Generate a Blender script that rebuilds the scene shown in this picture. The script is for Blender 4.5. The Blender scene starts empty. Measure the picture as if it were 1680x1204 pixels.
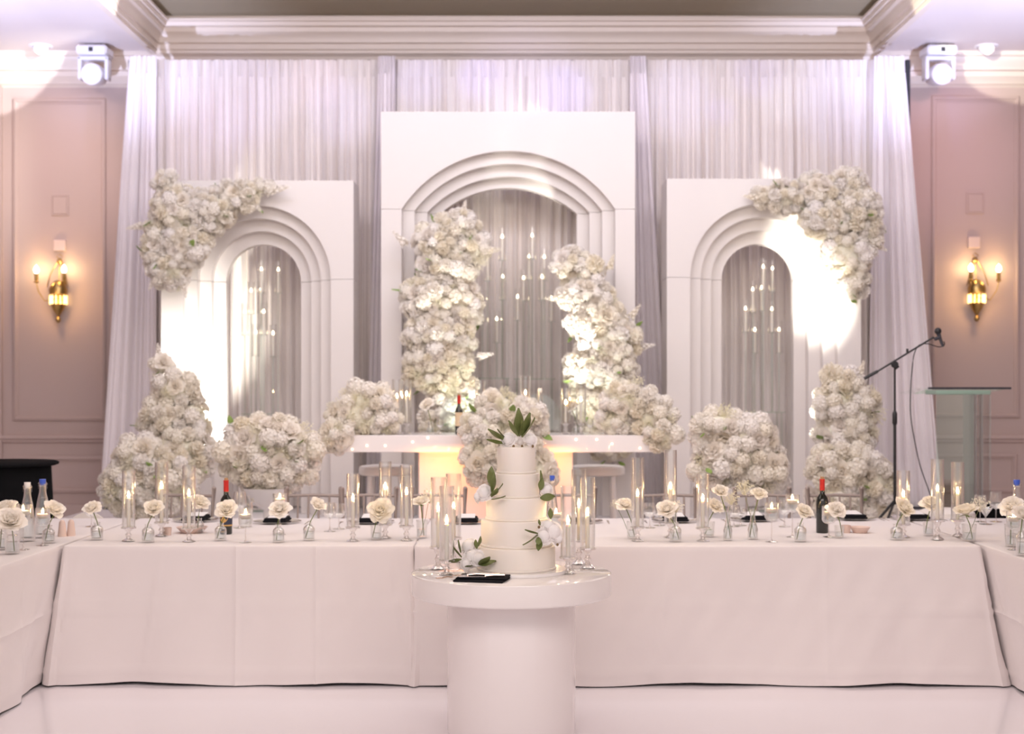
import bpy, math, random
from mathutils import Vector, Matrix, Euler
C = bpy.context.scene.collection
R = random.Random(7)
PI = math.pi
# ------------------------------------------------------------------ camera
F = 2300.0                      # focal length in pixels of the 1680 px wide frame
HX, HY, HZ = 840.0, 632.0, 1.63 # vanishing point and eye height
def P(px, py, d):
    return Vector(((px-HX)*d/F, d, HZ-(py-HY)*d/F))
def S(d): return d/F            # metres per pixel at depth d
def DT(py, z): return F*(HZ-z)/(py-HY)      # depth of a point of height z seen at row py
cam = bpy.data.cameras.new('camera'); co = bpy.data.objects.new('camera', cam); C.objects.link(co)
co.location = (0, 0, HZ); co.rotation_euler = (PI/2, 0, 0)
cam.sensor_width = 36; cam.lens = 36*F/1680
cam.shift_y = (HY-602)/1680
cam.dof.use_dof = True; cam.dof.focus_distance = 6.65; cam.dof.aperture_fstop = 2.2
cam.clip_end = 100
bpy.context.scene.camera = co
sc = bpy.context.scene
sc.view_settings.view_transform = 'Standard'; sc.view_settings.look = 'None'
sc.view_settings.exposure = 0.07; sc.view_settings.gamma = 1.0
sc.view_settings.use_curve_mapping = False
sc.cycles.use_denoising = True
sc.cycles.max_bounces = 8; sc.cycles.transparent_max_bounces = 40
sc.cycles.transmission_bounces = 8; sc.cycles.glossy_bounces = 4; sc.cycles.diffuse_bounces = 6
sc.cycles.sample_clamp_indirect = 3.0
sc.cycles.caustics_reflective = False; sc.cycles.caustics_refractive = False
# ------------------------------------------------------------------ world and room light
w = bpy.data.worlds.new('world'); sc.world = w; w.use_nodes = True
w.node_tree.nodes['Background'].inputs[0].default_value = (0.96, 0.88, 0.87, 1)
w.node_tree.nodes['Background'].inputs[1].default_value = 0.85
def area(name, loc, rot, sx, sy, e, col):
    l = bpy.data.lights.new(name, 'AREA'); l.shape = 'RECTANGLE'; l.size = sx; l.size_y = sy
    l.energy = e; l.color = col
    o = bpy.data.objects.new(name, l); C.objects.link(o); o.location = loc; o.rotation_euler = rot
    return o
def spot(name, loc, target, e, col, deg, blend=0.5, rad=0.03):
    l = bpy.data.lights.new(name, 'SPOT'); l.energy = e; l.color = col
    l.spot_size = math.radians(deg); l.spot_blend = blend; l.shadow_soft_size = rad
    o = bpy.data.objects.new(name, l); C.objects.link(o); o.location = loc
    o.rotation_euler = (Vector(target)-Vector(loc)).to_track_quat('-Z', 'Y').to_euler()
    return o
def point(name, loc, e, col, rad=0.02):
    l = bpy.data.lights.new(name, 'POINT'); l.energy = e; l.color = col; l.shadow_soft_size = rad
    o = bpy.data.objects.new(name, l); C.objects.link(o); o.location = loc; return o
area('room_light_rear', (0, 1.5, 4.7), (math.radians(38), 0, 0), 7, 3, 290, (1.0, 0.89, 0.86))
area('room_light_front', (0, 8.0, 4.75), (math.radians(38), 0, 0), 6, 4, 190, (1.0, 0.90, 0.86))
area('stage_wash', (0, 9.3, 4.75), (math.radians(50), 0, 0), 7, 0.6, 90, (0.84, 0.84, 1.0))
area('drape_wash', (0, 11.7, 4.8), (math.radians(50), 0, 0), 6.6, .1, 11, (0.42, 0.46, 1.0))
# stage uplights that wash the arches and the flowers
UW = (1.0, 0.97, 0.86)
spot('uplight_left_arch', P(362, 830, 11.35), P(328, 680, 12.0), 700, UW, 50, .9, .05)
spot('uplight_centre_left', P(790, 760, 11.3), P(735, 570, 11.75), 330, UW, 52, .9, .05)
spot('uplight_centre_right', P(925, 760, 11.1), P(945, 450, 11.95), 520, UW, 27, 1, .05)
spot('uplight_flowers', P(905, 780, 11.2), P(975, 610, 11.7), 130, UW, 46, 1, .05)
spot('uplight_right_arch', P(1262, 855, 10.9), P(1335, 478, 12.05), 1000, UW, 24, .6, .05)
# pink and amber wash on the side walls
spot('pink_wash_left', (-4.2, 11.2, 4.6), P(100, 290, 13.8), 170, (1.0, 0.74, 0.66), 46, 1, .1)
spot('pink_wash_right', (4.2, 11.2, 4.6), P(1545, 260, 13.8), 100, (1.0, 0.55, 0.6), 46, 1, .1)
spot('beam_patch_left', (-1.5, 9.0, 4.72), P(-45, 76, 13.8), 1500, (0.95, 0.96, 1.0), 14, .12, .02)
spot('beam_patch_right', (2.0, 9.0, 4.72), P(1682, 50, 13.8), 900, (1.0, 0.97, 0.78), 15, .12, .02)
spot('ceiling_beam_left', (-4.6, 9.6, 2.2), (-4.1, 12.0, 4.86), 900, (0.58, 0.65, 1.0), 50, .8, .05)
spot('ceiling_beam_right', (4.6, 9.6, 2.2), (4.1, 12.0, 4.86), 900, (0.58, 0.65, 1.0), 50, .8, .05)
for (px, py, a, e, col) in [(235,150,8,34,(.7,.75,1)),(390,150,11,38,(.75,.75,1)),(520,130,6,22,(.95,.85,1)),(560,180,7,26,(.65,.7,1)),
        (690,130,6,24,(.6,.62,1)),(785,125,5,34,(.65,.62,1)),(925,150,6,40,(.6,.6,1)),(1110,160,8,30,(.75,.78,1)),
        (1180,180,3,18,(.55,.5,1)),(1290,160,5,28,(.85,.9,1)),(1400,170,10,40,(.68,.72,1)),(1470,130,7,30,(.65,.68,1)),(860,140,14,30,(.8,.78,1)),(330,220,9,20,(.85,.78,1)),(1240,120,5,22,(.55,.55,1))]:
    spot('gobo_spot', (0.35*(px-840)*.0055, 9.4, 4.55), P(px, py, 12.9), e*3.6, tuple(c**3 for c in col), a*1.7, 1, .02)
# ------------------------------------------------------------------ materials
def mat(name, col, rough=.5, metal=0, noise=0, nscale=20, bump=0, bscale=60, sub=0, coat=0, sheen=0, spec=.5, vec='Object', stretch=None):
    m = bpy.data.materials.new(name); m.use_nodes = True
    nt = m.node_tree; b = nt.nodes['Principled BSDF']
    b.inputs['Base Color'].default_value = (*col, 1); b.inputs['Roughness'].default_value = rough
    b.inputs['Metallic'].default_value = metal; b.inputs['Specular IOR Level'].default_value = spec
    b.inputs['Coat Weight'].default_value = coat; b.inputs['Sheen Weight'].default_value = sheen
    if sub: b.inputs['Subsurface Weight'].default_value = sub; b.inputs['Subsurface Radius'].default_value = (.02, .015, .01); b.inputs['Subsurface Scale'].default_value = .5
    tc = nt.nodes.new('ShaderNodeTexCoord'); src = tc.outputs[vec]
    if stretch:
        mp = nt.nodes.new('ShaderNodeMapping'); mp.inputs['Scale'].default_value = stretch
        nt.links.new(src, mp.inputs[0]); src = mp.outputs[0]
    if noise:
        n = nt.nodes.new('ShaderNodeTexNoise'); n.inputs['Scale'].default_value = nscale; n.inputs['Detail'].default_value = 4
        nt.links.new(src, n.inputs['Vector'])
        mx = nt.nodes.new('ShaderNodeMix'); mx.data_type = 'RGBA'
        mx.inputs[6].default_value = (*[c*(1-noise) for c in col], 1); mx.inputs[7].default_value = (*[min(1, c*(1+noise)) for c in col], 1)
        nt.links.new(n.outputs[0], mx.inputs[0]); nt.links.new(mx.outputs[2], b.inputs['Base Color'])
    if bump:
        n = nt.nodes.new('ShaderNodeTexNoise'); n.inputs['Scale'].default_value = bscale; n.inputs['Detail'].default_value = 3
        nt.links.new(src, n.inputs['Vector'])
        bp = nt.nodes.new('ShaderNodeBump'); bp.inputs['Strength'].default_value = bump; bp.inputs['Distance'].default_value = .01
        nt.links.new(n.outputs[0], bp.inputs['Height']); nt.links.new(bp.outputs[0], b.inputs['Normal'])
    return m
def petal_mat(name, col, col2, trans=.35):
    m = bpy.data.materials.new(name); m.use_nodes = True; nt = m.node_tree
    nt.nodes.remove(nt.nodes['Principled BSDF']); out = nt.nodes['Material Output']
    oi = nt.nodes.new('ShaderNodeObjectInfo')
    mx = nt.nodes.new('ShaderNodeMix'); mx.data_type = 'RGBA'
    mx.inputs[6].default_value = (*col, 1); mx.inputs[7].default_value = (*col2, 1)
    nt.links.new(oi.outputs['Random'], mx.inputs[0])
    d = nt.nodes.new('ShaderNodeBsdfDiffuse'); t = nt.nodes.new('ShaderNodeBsdfTranslucent')
    nt.links.new(mx.outputs[2], d.inputs[0]); nt.links.new(mx.outputs[2], t.inputs[0])
    ms = nt.nodes.new('ShaderNodeMixShader'); ms.inputs[0].default_value = trans
    nt.links.new(d.outputs[0], ms.inputs[1]); nt.links.new(t.outputs[0], ms.inputs[2])
    nt.links.new(ms.outputs[0], out.inputs[0]); return m
def glass_mat(name, tint=(1, 1, 1), edge=.5, base=.04, rough=.02):
    """thin clear glass: see-through face on, reflective towards the edges"""
    m = bpy.data.materials.new(name); m.use_nodes = True; nt = m.node_tree
    nt.nodes.remove(nt.nodes['Principled BSDF']); out = nt.nodes['Material Output']
    lw = nt.nodes.new('ShaderNodeLayerWeight'); lw.inputs[0].default_value = edge
    mr = nt.nodes.new('ShaderNodeMapRange'); mr.inputs[3].default_value = base; mr.inputs[4].default_value = .95
    nt.links.new(lw.outputs['Facing'], mr.inputs[0])
    pw = nt.nodes.new('ShaderNodeMath'); pw.operation = 'POWER'; pw.inputs[1].default_value = 1.35
    nt.links.new(lw.outputs['Facing'], pw.inputs[0]); nt.links.new(pw.outputs[0], mr.inputs[0])
    t = nt.nodes.new('ShaderNodeBsdfTransparent'); t.inputs[0].default_value = (*tint, 1)
    g = nt.nodes.new('ShaderNodeBsdfGlossy'); g.inputs['Roughness'].default_value = rough; g.inputs[0].default_value = (1, 1, 1, 1)
    ms = nt.nodes.new('ShaderNodeMixShader')
    nt.links.new(mr.outputs[0], ms.inputs[0]); nt.links.new(t.outputs[0], ms.inputs[1]); nt.links.new(g.outputs[0], ms.inputs[2])
    nt.links.new(ms.outputs[0], out.inputs[0]); return m
def emit(name, col, s):
    m = bpy.data.materials.new(name); m.use_nodes = True; nt = m.node_tree
    nt.nodes.remove(nt.nodes['Principled BSDF']); e = nt.nodes.new('ShaderNodeEmission')
    e.inputs[0].default_value = (*col, 1); e.inputs[1].default_value = s
    nt.links.new(e.outputs[0], nt.nodes['Material Output'].inputs[0]); return m
M = dict(
    wall=mat('mauve_wall_paint', (.53, .42, .385), .55, noise=.02, nscale=3),
    ceil=mat('ceiling_paint', (.78, .70, .67), .6),
    tray=mat('olive_tray_in_shade', (.37, .32, .22), .6),  # shade of the unlit recess is put into this darker olive
    crown=mat('cream_trim_paint', (.76, .66, .57), .45),
    floor=mat('white_vinyl_floor', (.80, .76, .80), .16, noise=.02, nscale=2, coat=.2),
    arch=mat('white_lacquered_panel', (.72, .675, .65), .45, noise=.01, nscale=4),
    stage=mat('white_stage_skin', (.75, .72, .72), .4),
    drape=mat('taupe_sheer_drape', (.81, .75, .715), .75, sheen=.3, noise=.03, nscale=8),
    sheer=mat('white_sheer_drape', (.88, .83, .84), .75, sheen=.3, noise=.02, nscale=8),
    cloth=mat('white_table_linen', (.79, .735, .725), .8, sheen=.25, bump=.15, bscale=700, noise=.012, nscale=5),
    white=mat('white_gloss', (.84, .79, .78), .2, coat=.3),
    whitetop=mat('white_gloss_top', (.86, .82, .80), .07, coat=.6),
    cake=mat('ivory_fondant', (.88, .82, .75), .38, noise=.01, nscale=30, sub=.15),
    candle=mat('ivory_wax', (.90, .84, .74), .45, noise=.01, sub=.25),
    float_wax=mat('cream_wax', (.90, .80, .66), .45, sub=.3),
    black=mat('black_linen', (.012, .012, .015), .85, bump=.3, bscale=300, spec=.1),
    blacklac=mat('black_metal', (.012, .012, .014), .4),
    blackcloth=mat('black_drape_cloth', (.008, .008, .009), .9, noise=.2, spec=.05),
    chrome=mat('polished_steel', (.78, .72, .70), .18, 1),
    rosegold=mat('rose_tinted_steel', (.80, .62, .52), .22, 1),
    brass=mat('antique_brass', (.50, .34, .13), .35, 1, noise=.2, nscale=40),
    fix=mat('white_fixture_plastic', (.80, .78, .82), .35),
    dark=mat('dark_plastic', (.03, .03, .04), .5),
    chair=mat('silver_brown_chair_lacquer', (.33, .27, .245), .4, metal=.15, noise=.08),
    cushion=mat('ivory_cushion', (.8, .75, .7), .8, bump=.1),
    paper=mat('white_card', (.85, .83, .82), .6),
    clay=mat('blush_ceramic', (.72, .56, .50), .35, noise=.02),
    leaf=mat('olive_green_leaf', (.16, .19, .06), .5, noise=.2, nscale=15),
    leaf2=mat('bright_green_leaf', (.22, .32, .08), .5, noise=.2, nscale=15),
    core=mat('pale_cream_filler', (.84, .82, .70), .8, noise=.15, nscale=40, bump=1, bscale=60),
    stem=mat('green_stem', (.16, .20, .05), .6, noise=.2),
    twig=mat('brown_twig', (.20, .13, .06), .7),
    wineglass=mat('dark_bottle_glass', (.008, .01, .008), .08, coat=.5),
    foil=mat('red_foil', (.55, .02, .015), .35, metal=.2),
    cork=mat('cork', (.45, .27, .14), .8, noise=.2, nscale=60),
    label=mat('cream_label_paper', (.70, .53, .34), .6, noise=.06, nscale=30),
    goldlabel=mat('gold_label_paper', (.60, .36, .12), .5, noise=.15, nscale=60),
    navy=mat('navy_label_paper', (.03, .035, .07), .5),
    blue=mat('blue_cap', (.05, .12, .60), .4),
    white_glaze=mat('white_porcelain', (.85, .83, .82), .2),
    water=glass_mat('clear_water', (.93, .96, .97), .35, .03),
    glass=glass_mat('clear_glass', (.985, .985, .98), .55, .06, .16),
    solidglass=glass_mat('thick_clear_glass', (.95, .93, .92), .6, .10, .05),
    acrylic=glass_mat('green_tinted_acrylic', (.88, .94, .89), .4, .06),
    acryledge=mat('acrylic_edge', (.45, .62, .52), .2, spec=.8),
    acrylrod=glass_mat('acrylic_rod', (.93, .96, .94), .6, .10, .04),
    amber=emit('lit_amber_glass', (1.0, .62, .22), 5.0),
    bulb=emit('lit_bulb', (1.0, .80, .45), 30),
    flame=emit('candle_flame', (1.0, .66, .30), 170),
    farflame=emit('small_candle_flame', (1.0, .80, .50), 14),
    lens=emit('lit_projector_lens', (.88, .90, 1.0), 12),
    lens2=emit('downlight_lamp', (1.0, .88, .84), 1.6),
    dot=emit('reflected_light_dot', (1.0, .72, .45), 6),  # glowing colour of the reflected dots in the head table fascia
    hyd=petal_mat('white_hydrangea_petal', (.96, .93, .90), (.96, .92, .83), .45),
    rose=petal_mat('cream_rose_petal', (.97, .92, .83), (.97, .93, .89), .45),
    rosehead=petal_mat('warm_cream_rose_petal', (.98, .93, .83), (.98, .94, .88), .4),
    ruf=petal_mat('ivory_ruffled_petal', (.97, .94, .90), (.96, .91, .80), .45),
    breath=petal_mat('babys_breath_floret', (.95, .91, .80), (.93, .90, .74), .4),
    peony=petal_mat('white_peony_petal', (.99, .96, .95), (.99, .97, .96), .15),
    pinkwall=mat('outlet_plate_plastic', (.74, .60, .56), .4),
)
# ------------------------------------------------------------------ mesh building
class MB:
    def __init__(s): s.v = []; s.f = []
    def add(s, vs, fs, mtx=None):
        o = len(s.v)
        s.v += [tuple(mtx @ Vector(p)) for p in vs] if mtx is not None else [tuple(p) for p in vs]
        s.f += [tuple(i+o for i in f) for f in fs]; return s
    def box(s, x0, y0, z0, x1, y1, z1, mtx=None):
        vs = [(x0,y0,z0),(x1,y0,z0),(x1,y1,z0),(x0,y1,z0),(x0,y0,z1),(x1,y0,z1),(x1,y1,z1),(x0,y1,z1)]
        return s.add(vs, [(0,3,2,1),(4,5,6,7),(0,1,5,4),(1,2,6,5),(2,3,7,6),(3,0,4,7)], mtx)
    def bbox(s, x0, y0, z0, x1, y1, z1, b=.01, mtx=None):     # box with chamfered edges
        vs = []; fs = []
        bm_x = [(x0, x0+b), (x1, x1-b)]; by = [(y0, y0+b), (y1, y1-b)]; bz = [(z0, z0+b), (z1, z1-b)]
        idx = {}
        for i in (0, 1):
            for j in (0, 1):
                for k in (0, 1):
                    for a in range(3):
                        p = (bm_x[i][0 if a == 0 else 1], by[j][0 if a == 1 else 1], bz[k][0 if a == 2 else 1])
                        idx[(i, j, k, a)] = len(vs); vs.append(p)
        g = lambda i, j, k, a: idx[(i, j, k, a)]
        for i in (0, 1): fs.append([g(i,0,0,0), g(i,0,1,0), g(i,1,1,0), g(i,1,0,0)][::1 if i == 0 else -1])
        for j in (0, 1): fs.append([g(0,j,0,1), g(1,j,0,1), g(1,j,1,1), g(0,j,1,1)][::1 if j == 0 else -1])
        for k in (0, 1): fs.append([g(0,0,k,2), g(0,1,k,2), g(1,1,k,2), g(1,0,k,2)][::1 if k == 0 else -1])
        for j in (0, 1):
            for k in (0, 1): fs.append([g(0,j,k,1), g(1,j,k,1), g(1,j,k,2), g(0,j,k,2)][::-1 if (j ^ k) else 1][::-1 if 0 else 1])
        for i in (0, 1):
            for k in (0, 1): fs.append([g(i,0,k,0), g(i,1,k,0), g(i,1,k,2), g(i,0,k,2)])
        for i in (0, 1):
            for j in (0, 1): fs.append([g(i,j,0,0), g(i,j,1,0), g(i,j,1,1), g(i,j,0,1)])
        for i in (0, 1):
            for j in (0, 1):
                for k in (0, 1): fs.append([g(i,j,k,0), g(i,j,k,1), g(i,j,k,2)])
        return s.add(vs, fs, mtx)
    def lathe(s, prof, n=24, mtx=None, cap=True):
        vs = []; fs = []
        for (r, z) in prof:
            for k in range(n):
                a = 2*PI*k/n; vs.append((r*math.cos(a), r*math.sin(a), z))
        for i in range(len(prof)-1):
            for k in range(n):
                fs.append((i*n+k, i*n+(k+1) % n, (i+1)*n+(k+1) % n, (i+1)*n+k))
        if cap:
            if prof[0][0] > 1e-4: fs.append(tuple(range(n))[::-1])
            if prof[-1][0] > 1e-4: fs.append(tuple((len(prof)-1)*n+k for k in range(n)))
        return s.add(vs, fs, mtx)
    def tube(s, pts, r, n=8, cap=True):
        pts = [Vector(p) for p in pts]; vs = []; fs = []
        up = Vector((0, 0, 1))
        for i, p in enumerate(pts):
            t = (pts[min(i+1, len(pts)-1)]-pts[max(i-1, 0)]).normalized()
            a = t.cross(up)
            if a.length < .1: a = t.cross(Vector((1, 0, 0)))
            a.normalize(); b = t.cross(a)
            rr = r[i] if isinstance(r, (list, tuple)) else r
            for k in range(n):
                q = 2*PI*k/n; vs.append(p+(a*math.cos(q)+b*math.sin(q))*rr)
        for i in range(len(pts)-1):
            for k in range(n): fs.append((i*n+k, i*n+(k+1) % n, (i+1)*n+(k+1) % n, (i+1)*n+k))
        if cap: fs.append(tuple(range(n))[::-1]); fs.append(tuple((len(pts)-1)*n+k for k in range(n)))
        return s.add(vs, fs)
    def ball(s, c, r, n=12, m=8, sz=1):
        prof = [(max(1e-5, r*math.sin(PI*i/m)), -r*sz*math.cos(PI*i/m)) for i in range(m+1)]
        return s.lathe(prof, n, Matrix.Translation(c), cap=False)
    def prism(s, poly, y0, y1, mtx=None):   # polygon in x,z extruded along y
        n = len(poly)
        vs = [(x, y0, z) for x, z in poly]+[(x, y1, z) for x, z in poly]
        fs = [tuple(range(n)), tuple(range(2*n-1, n-1, -1))]+[(i, i+n, (i+1) % n+n, (i+1) % n) for i in range(n)]
        return s.add(vs, fs, mtx)
    def mesh(s, name, smooth=True):
        me = bpy.data.meshes.new(name); me.from_pydata(s.v, [], s.f)
        if smooth:
            me.polygons.foreach_set('use_smooth', [True]*len(me.polygons))
            me.update()
            try: me.set_sharp_from_angle(angle=math.radians(38))
            except Exception: pass
        me.update(); return me
def fixn(me):
    import bmesh
    b = bmesh.new(); b.from_mesh(me); bmesh.ops.recalc_face_normals(b, faces=b.faces); b.to_mesh(me); b.free()
def obj(name, me, m, parent=None, loc=None, rot=None, scale=None, kind=None, label=None, smooth=True, fix=True):
    if isinstance(me, MB):
        me = me.mesh(name, smooth)
        if fix: fixn(me)
    if m is not None and not me.materials: me.materials.append(m)
    o = bpy.data.objects.new(name, me); C.objects.link(o)
    if parent: o.parent = parent
    if loc is not None: o.location = loc
    if rot is not None: o.rotation_euler = rot
    if scale is not None: o.scale = (scale,)*3 if isinstance(scale, (int, float)) else scale
    if kind: o['kind'] = kind
    if label: o['label'] = label
    return o
def tag(o, label, cat, group=None):
    o['label'] = label; o['category'] = cat
    if group: o['group'] = group
    return o
def thing(name, label, cat, loc=(0, 0, 0), rotz=0, group=None):
    o = bpy.data.objects.new(name, None); C.objects.link(o); o.location = loc; o.rotation_euler = (0, 0, rotz)
    o.empty_display_size = .1
    return tag(o, label, cat, group)
CACHE = {}
def part(key, fn, name, m, parent, loc=(0, 0, 0), rot=None, scale=None, label=None, kind=None):
    """a part whose mesh is shared by every object built with the same key"""
    if key not in CACHE:
        mb = fn(); me = mb.mesh(name) if isinstance(mb, MB) else mb
        fixn(me); me.materials.append(m); CACHE[key] = me
    me = CACHE[key]
    if me.materials[0] is not m:
        k2 = (key, m.name)
        if k2 not in CACHE:
            me2 = me.copy(); me2.materials.clear(); me2.materials.append(m); CACHE[k2] = me2
        me = CACHE[k2]
    return obj(name, me, None, parent, loc, rot, scale, kind, label)
# ------------------------------------------------------------------ room shell
WD = 13.8; CZ = 4.86; SG = .5     # back wall depth, ceiling height, stage height
def wx(px): return (px-HX)*WD/F
def wz(py): return HZ-(py-HY)*WD/F
obj('floor', MB().box(-8, -1.5, -.05, 8, WD+.2, 0), M['floor'], kind='structure', smooth=False)
wall = obj('wall_back', MB().box(-8, WD, 0, 8, WD+.2, CZ+.4), M['wall'], kind='structure', smooth=False)
obj('wall_left', MB().box(-8.2, -1.5, 0, -8, WD+.2, CZ+.4), M['wall'], kind='structure', smooth=False)
obj('wall_right', MB().box(8, -1.5, 0, 8.2, WD+.2, CZ+.4), M['wall'], kind='structure', smooth=False)
# ceiling with a recessed tray
tx0, tx1, ty0, ty1 = -3.43, 3.48, 3.0, 13.5
cb = MB(); cb.box(-8, -1.5, CZ, tx0, WD, CZ+.1); cb.box(tx1, -1.5, CZ, 8, WD, CZ+.1)
cb.box(tx0, ty1, CZ, tx1, WD, CZ+.1); cb.box(tx0, -1.5, CZ, tx1, ty0, CZ+.1)
obj('ceiling', cb, M['ceil'], kind='structure', smooth=False)
obj('ceiling_tray', MB().box(tx0-.3, ty0-.3, 5.16, tx1+.3, ty1+.25, 5.2), M['tray'], kind='structure', smooth=False)
def profile_run(prof, path, closed=True):
    """sweep a profile of (offset inward, z) round a closed rectangular path with mitred corners"""
    n = len(path); vs = []; fs = []; m = len(prof)
    for i, (x, y) in enumerate(path):
        dx = 1 if x < 0 else -1; dy = 1 if y < (ty0+ty1)/2 else -1
        for (o, z) in prof: vs.append((x+dx*o, y+dy*o, z))
    for i in range(n):
        j = (i+1) % n
        for k in range(m-1): fs.append((i*m+k, j*m+k, j*m+k+1, i*m+k+1))
    return MB().add(vs, fs)
cp = [(-.06, CZ-.0), (-.06, CZ-.035), (.0, CZ-.035), (.0, CZ-.005), (.02, CZ+.0), (.02, CZ+.05), (.045, CZ+.06), (.05, CZ+.10), (.075, CZ+.13), (.10, CZ+.15), (.105, CZ+.19), (.13, CZ+.2), (.14, CZ+.235), (.16, CZ+.24), (.16, CZ+.262), (.10, CZ+.262), (.10, CZ+.31)]
obj('trim_1', profile_run(cp, [(tx0, ty0), (tx1, ty0), (tx1, ty1), (tx0, ty1)]), M['crown'], kind='structure')
# crown moulding on the back wall
def run_x(prof, x0, x1, y):      # prof = (distance out of the wall, z)
    vs = []; m = len(prof)
    for x in (x0, x1):
        for (o, z) in prof: vs.append((x, y-o, z))
    return MB().add(vs, [(k, k+1, m+k+1, m+k) for k in range(m-1)]+[tuple(range(m)), tuple(range(2*m-1, m-1, -1))])
crown = [(0, CZ), (.26, CZ), (.26, CZ-.04), (.235, CZ-.05), (.22, CZ-.09), (.17, CZ-.13), (.16, CZ-.16), (.11, CZ-.165), (.10, CZ-.21), (.05, CZ-.25), (.04, CZ-.27), (.015, CZ-.28), (0, CZ-.3)]
obj('trim_2', run_x(crown, -8, 8, WD), M['crown'], kind='structure')
rail = [(0, wz(714)), (.045, wz(714)), (.05, wz(716)), (.05, wz(719)), (.03, wz(721)), (.025, wz(725)), (0, wz(727))]
obj('trim_3', run_x(rail, -8, 8, WD), M['wall'], kind='structure')
base = [(0, .46), (.02, .455), (.03, .44), (.03, .02), (0, 0)]
obj('baseboard_back', run_x(base, -8, 8, WD), M['wall'], kind='structure')
obj('trim_4', MB().box(-8, WD-.04, 0, wx(5), WD, CZ-.3), M['wall'], kind='structure', smooth=False)
def frame(x0, x1, z0, z1, wdt=.05, dep=.028):
    mb = MB()
    prof = [(0, 0), (.0, dep*.6), (wdt*.3, dep), (wdt*.6, dep), (wdt*.75, dep*.5), (wdt, dep*.4), (wdt, 0)]
    cor = [(x0, z0, 1, 1), (x1, z0, -1, 1), (x1, z1, -1, -1), (x0, z1, 1, -1)]; m = len(prof)
    vs = [(x+sx*o, WD-h, z+sz*o) for (x, z, sx, sz) in cor for (o, h) in prof]
    fs = [(i*m+k, ((i+1) % 4)*m+k, ((i+1) % 4)*m+k+1, i*m+k+1) for i in range(4) for k in range(m-1)]
    return mb.add(vs, fs)
for (x0, x1, y0, y1) in [(22, 174, 690, 162), (1528, 1672, 685, 158), (22, 172, 808, 748), (1524, 1668, 808, 744),
                         (-190, -30, 690, 162), (1720, 1880, 690, 162), (-190, -30, 808, 748), (1720, 1880, 808, 748)]:
    obj('wall_panel_frame', frame(wx(x0), wx(x1), wz(y0), wz(y1)), M['wall'], wall)
for (x0, x1, y0, y1) in [(88, 110, 351, 323), (1588, 1611, 348, 319)]:
    mb = MB().bbox(wx(x0), WD-.012, wz(y0), wx(x1), WD, wz(y1), .004)
    q = frame(wx(x0)-.02, wx(x1)+.02, wz(y0)-.02, wz(y1)+.02, .02, .012)
    mb.add(q.v, q.f); obj('blank_cover_plate', mb, M['wall'], wall)
# stage
obj('stage_platform', MB().bbox(-3.85, 9.98, 0, 4.0, 13.3, SG, .01), M['stage'], kind='structure', smooth=False)
# ------------------------------------------------------------------ pipe and drape backdrop
DD = 12.95
pd = thing('backdrop_drape', 'tall gathered taupe and white sheer drape hung across the back wall behind the arches', 'curtain', (0, DD, 0))
DTOP = HZ+534*DD/F
def drape_panel(x0t, x1t, x0b, x1b, y, zt, zb, folds, amp, seed):
    r = random.Random(seed); nx = int(folds*9); nz = 26; vs = []; fs = []
    ph = [r.uniform(0, 6.28) for _ in range(6)]; fr = [folds*k for k in (1, 1.73, .47, 2.9, .21, .8)]
    am = [1, .45, .6, .22, .5, .5]
    for j in range(nz+1):
        v = j/nz; z = zt+(zb-zt)*v
        g = min(1, .35+v*3)
        for i in range(nx+1):
            u = i/nx
            uu = u+.004*math.sin(v*3+i*.05)*v
            h = sum(a*math.sin(2*PI*f*uu+p+.5*v*math.sin(k*2+3*u)) for k, (a, f, p) in enumerate(zip(am, fr, ph)))
            if v < .03: h += 1.2*math.sin(2*PI*folds*4.1*u)
            h = h*amp*g*.5
            x = (x0t+(x1t-x0t)*u)*(1-v)+(x0b+(x1b-x0b)*u)*v
            vs.append((x, y+h, z))
    for j in range(nz):
        for i in range(nx):
            a = j*(nx+1)+i; fs.append((a, a+1, a+nx+2, a+nx+1))
    return MB().add(vs, fs)
def dx(px): return (px-HX)*DD/F
for k, (a, b, a2, b2) in enumerate([(235, 640, 240, 640), (630, 1048, 630, 1048), (1040, 1450, 1040, 1455)]):
    obj('drape_panel', drape_panel(dx(a), dx(b), dx(a2), dx(b2), 0, DTOP, SG+.01, 30, .05, k), M['drape'], pd, fix=False)
for k, (a, b, a2, b2) in enumerate([(218, 262, 170, 262), (1430, 1478, 1418, 1540), (622, 650, 600, 655), (1032, 1058, 1030, 1100)]):
    obj('sheer_panel', drape_panel(dx(a), dx(b), dx(a2), dx(b2), -.10, DTOP+.012, SG+.01, 7, .045, 20+k), M['sheer'], pd, fix=False,
        label='white sheer side panel' if k < 2 else 'gathered white sheer strip')
obj('crossbar', MB().tube([(dx(212), .05, DTOP-.01), (dx(1482), .05, DTOP-.01)], .02), M['dark'], pd)
for px in (214, 1490):
    obj('upright_pole', MB().tube([(dx(px), .02, SG), (dx(px), .02, DTOP)], .025).box(dx(px)-.2, -.18, SG, dx(px)+.2, .22, SG+.02), M['dark'], pd)
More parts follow.
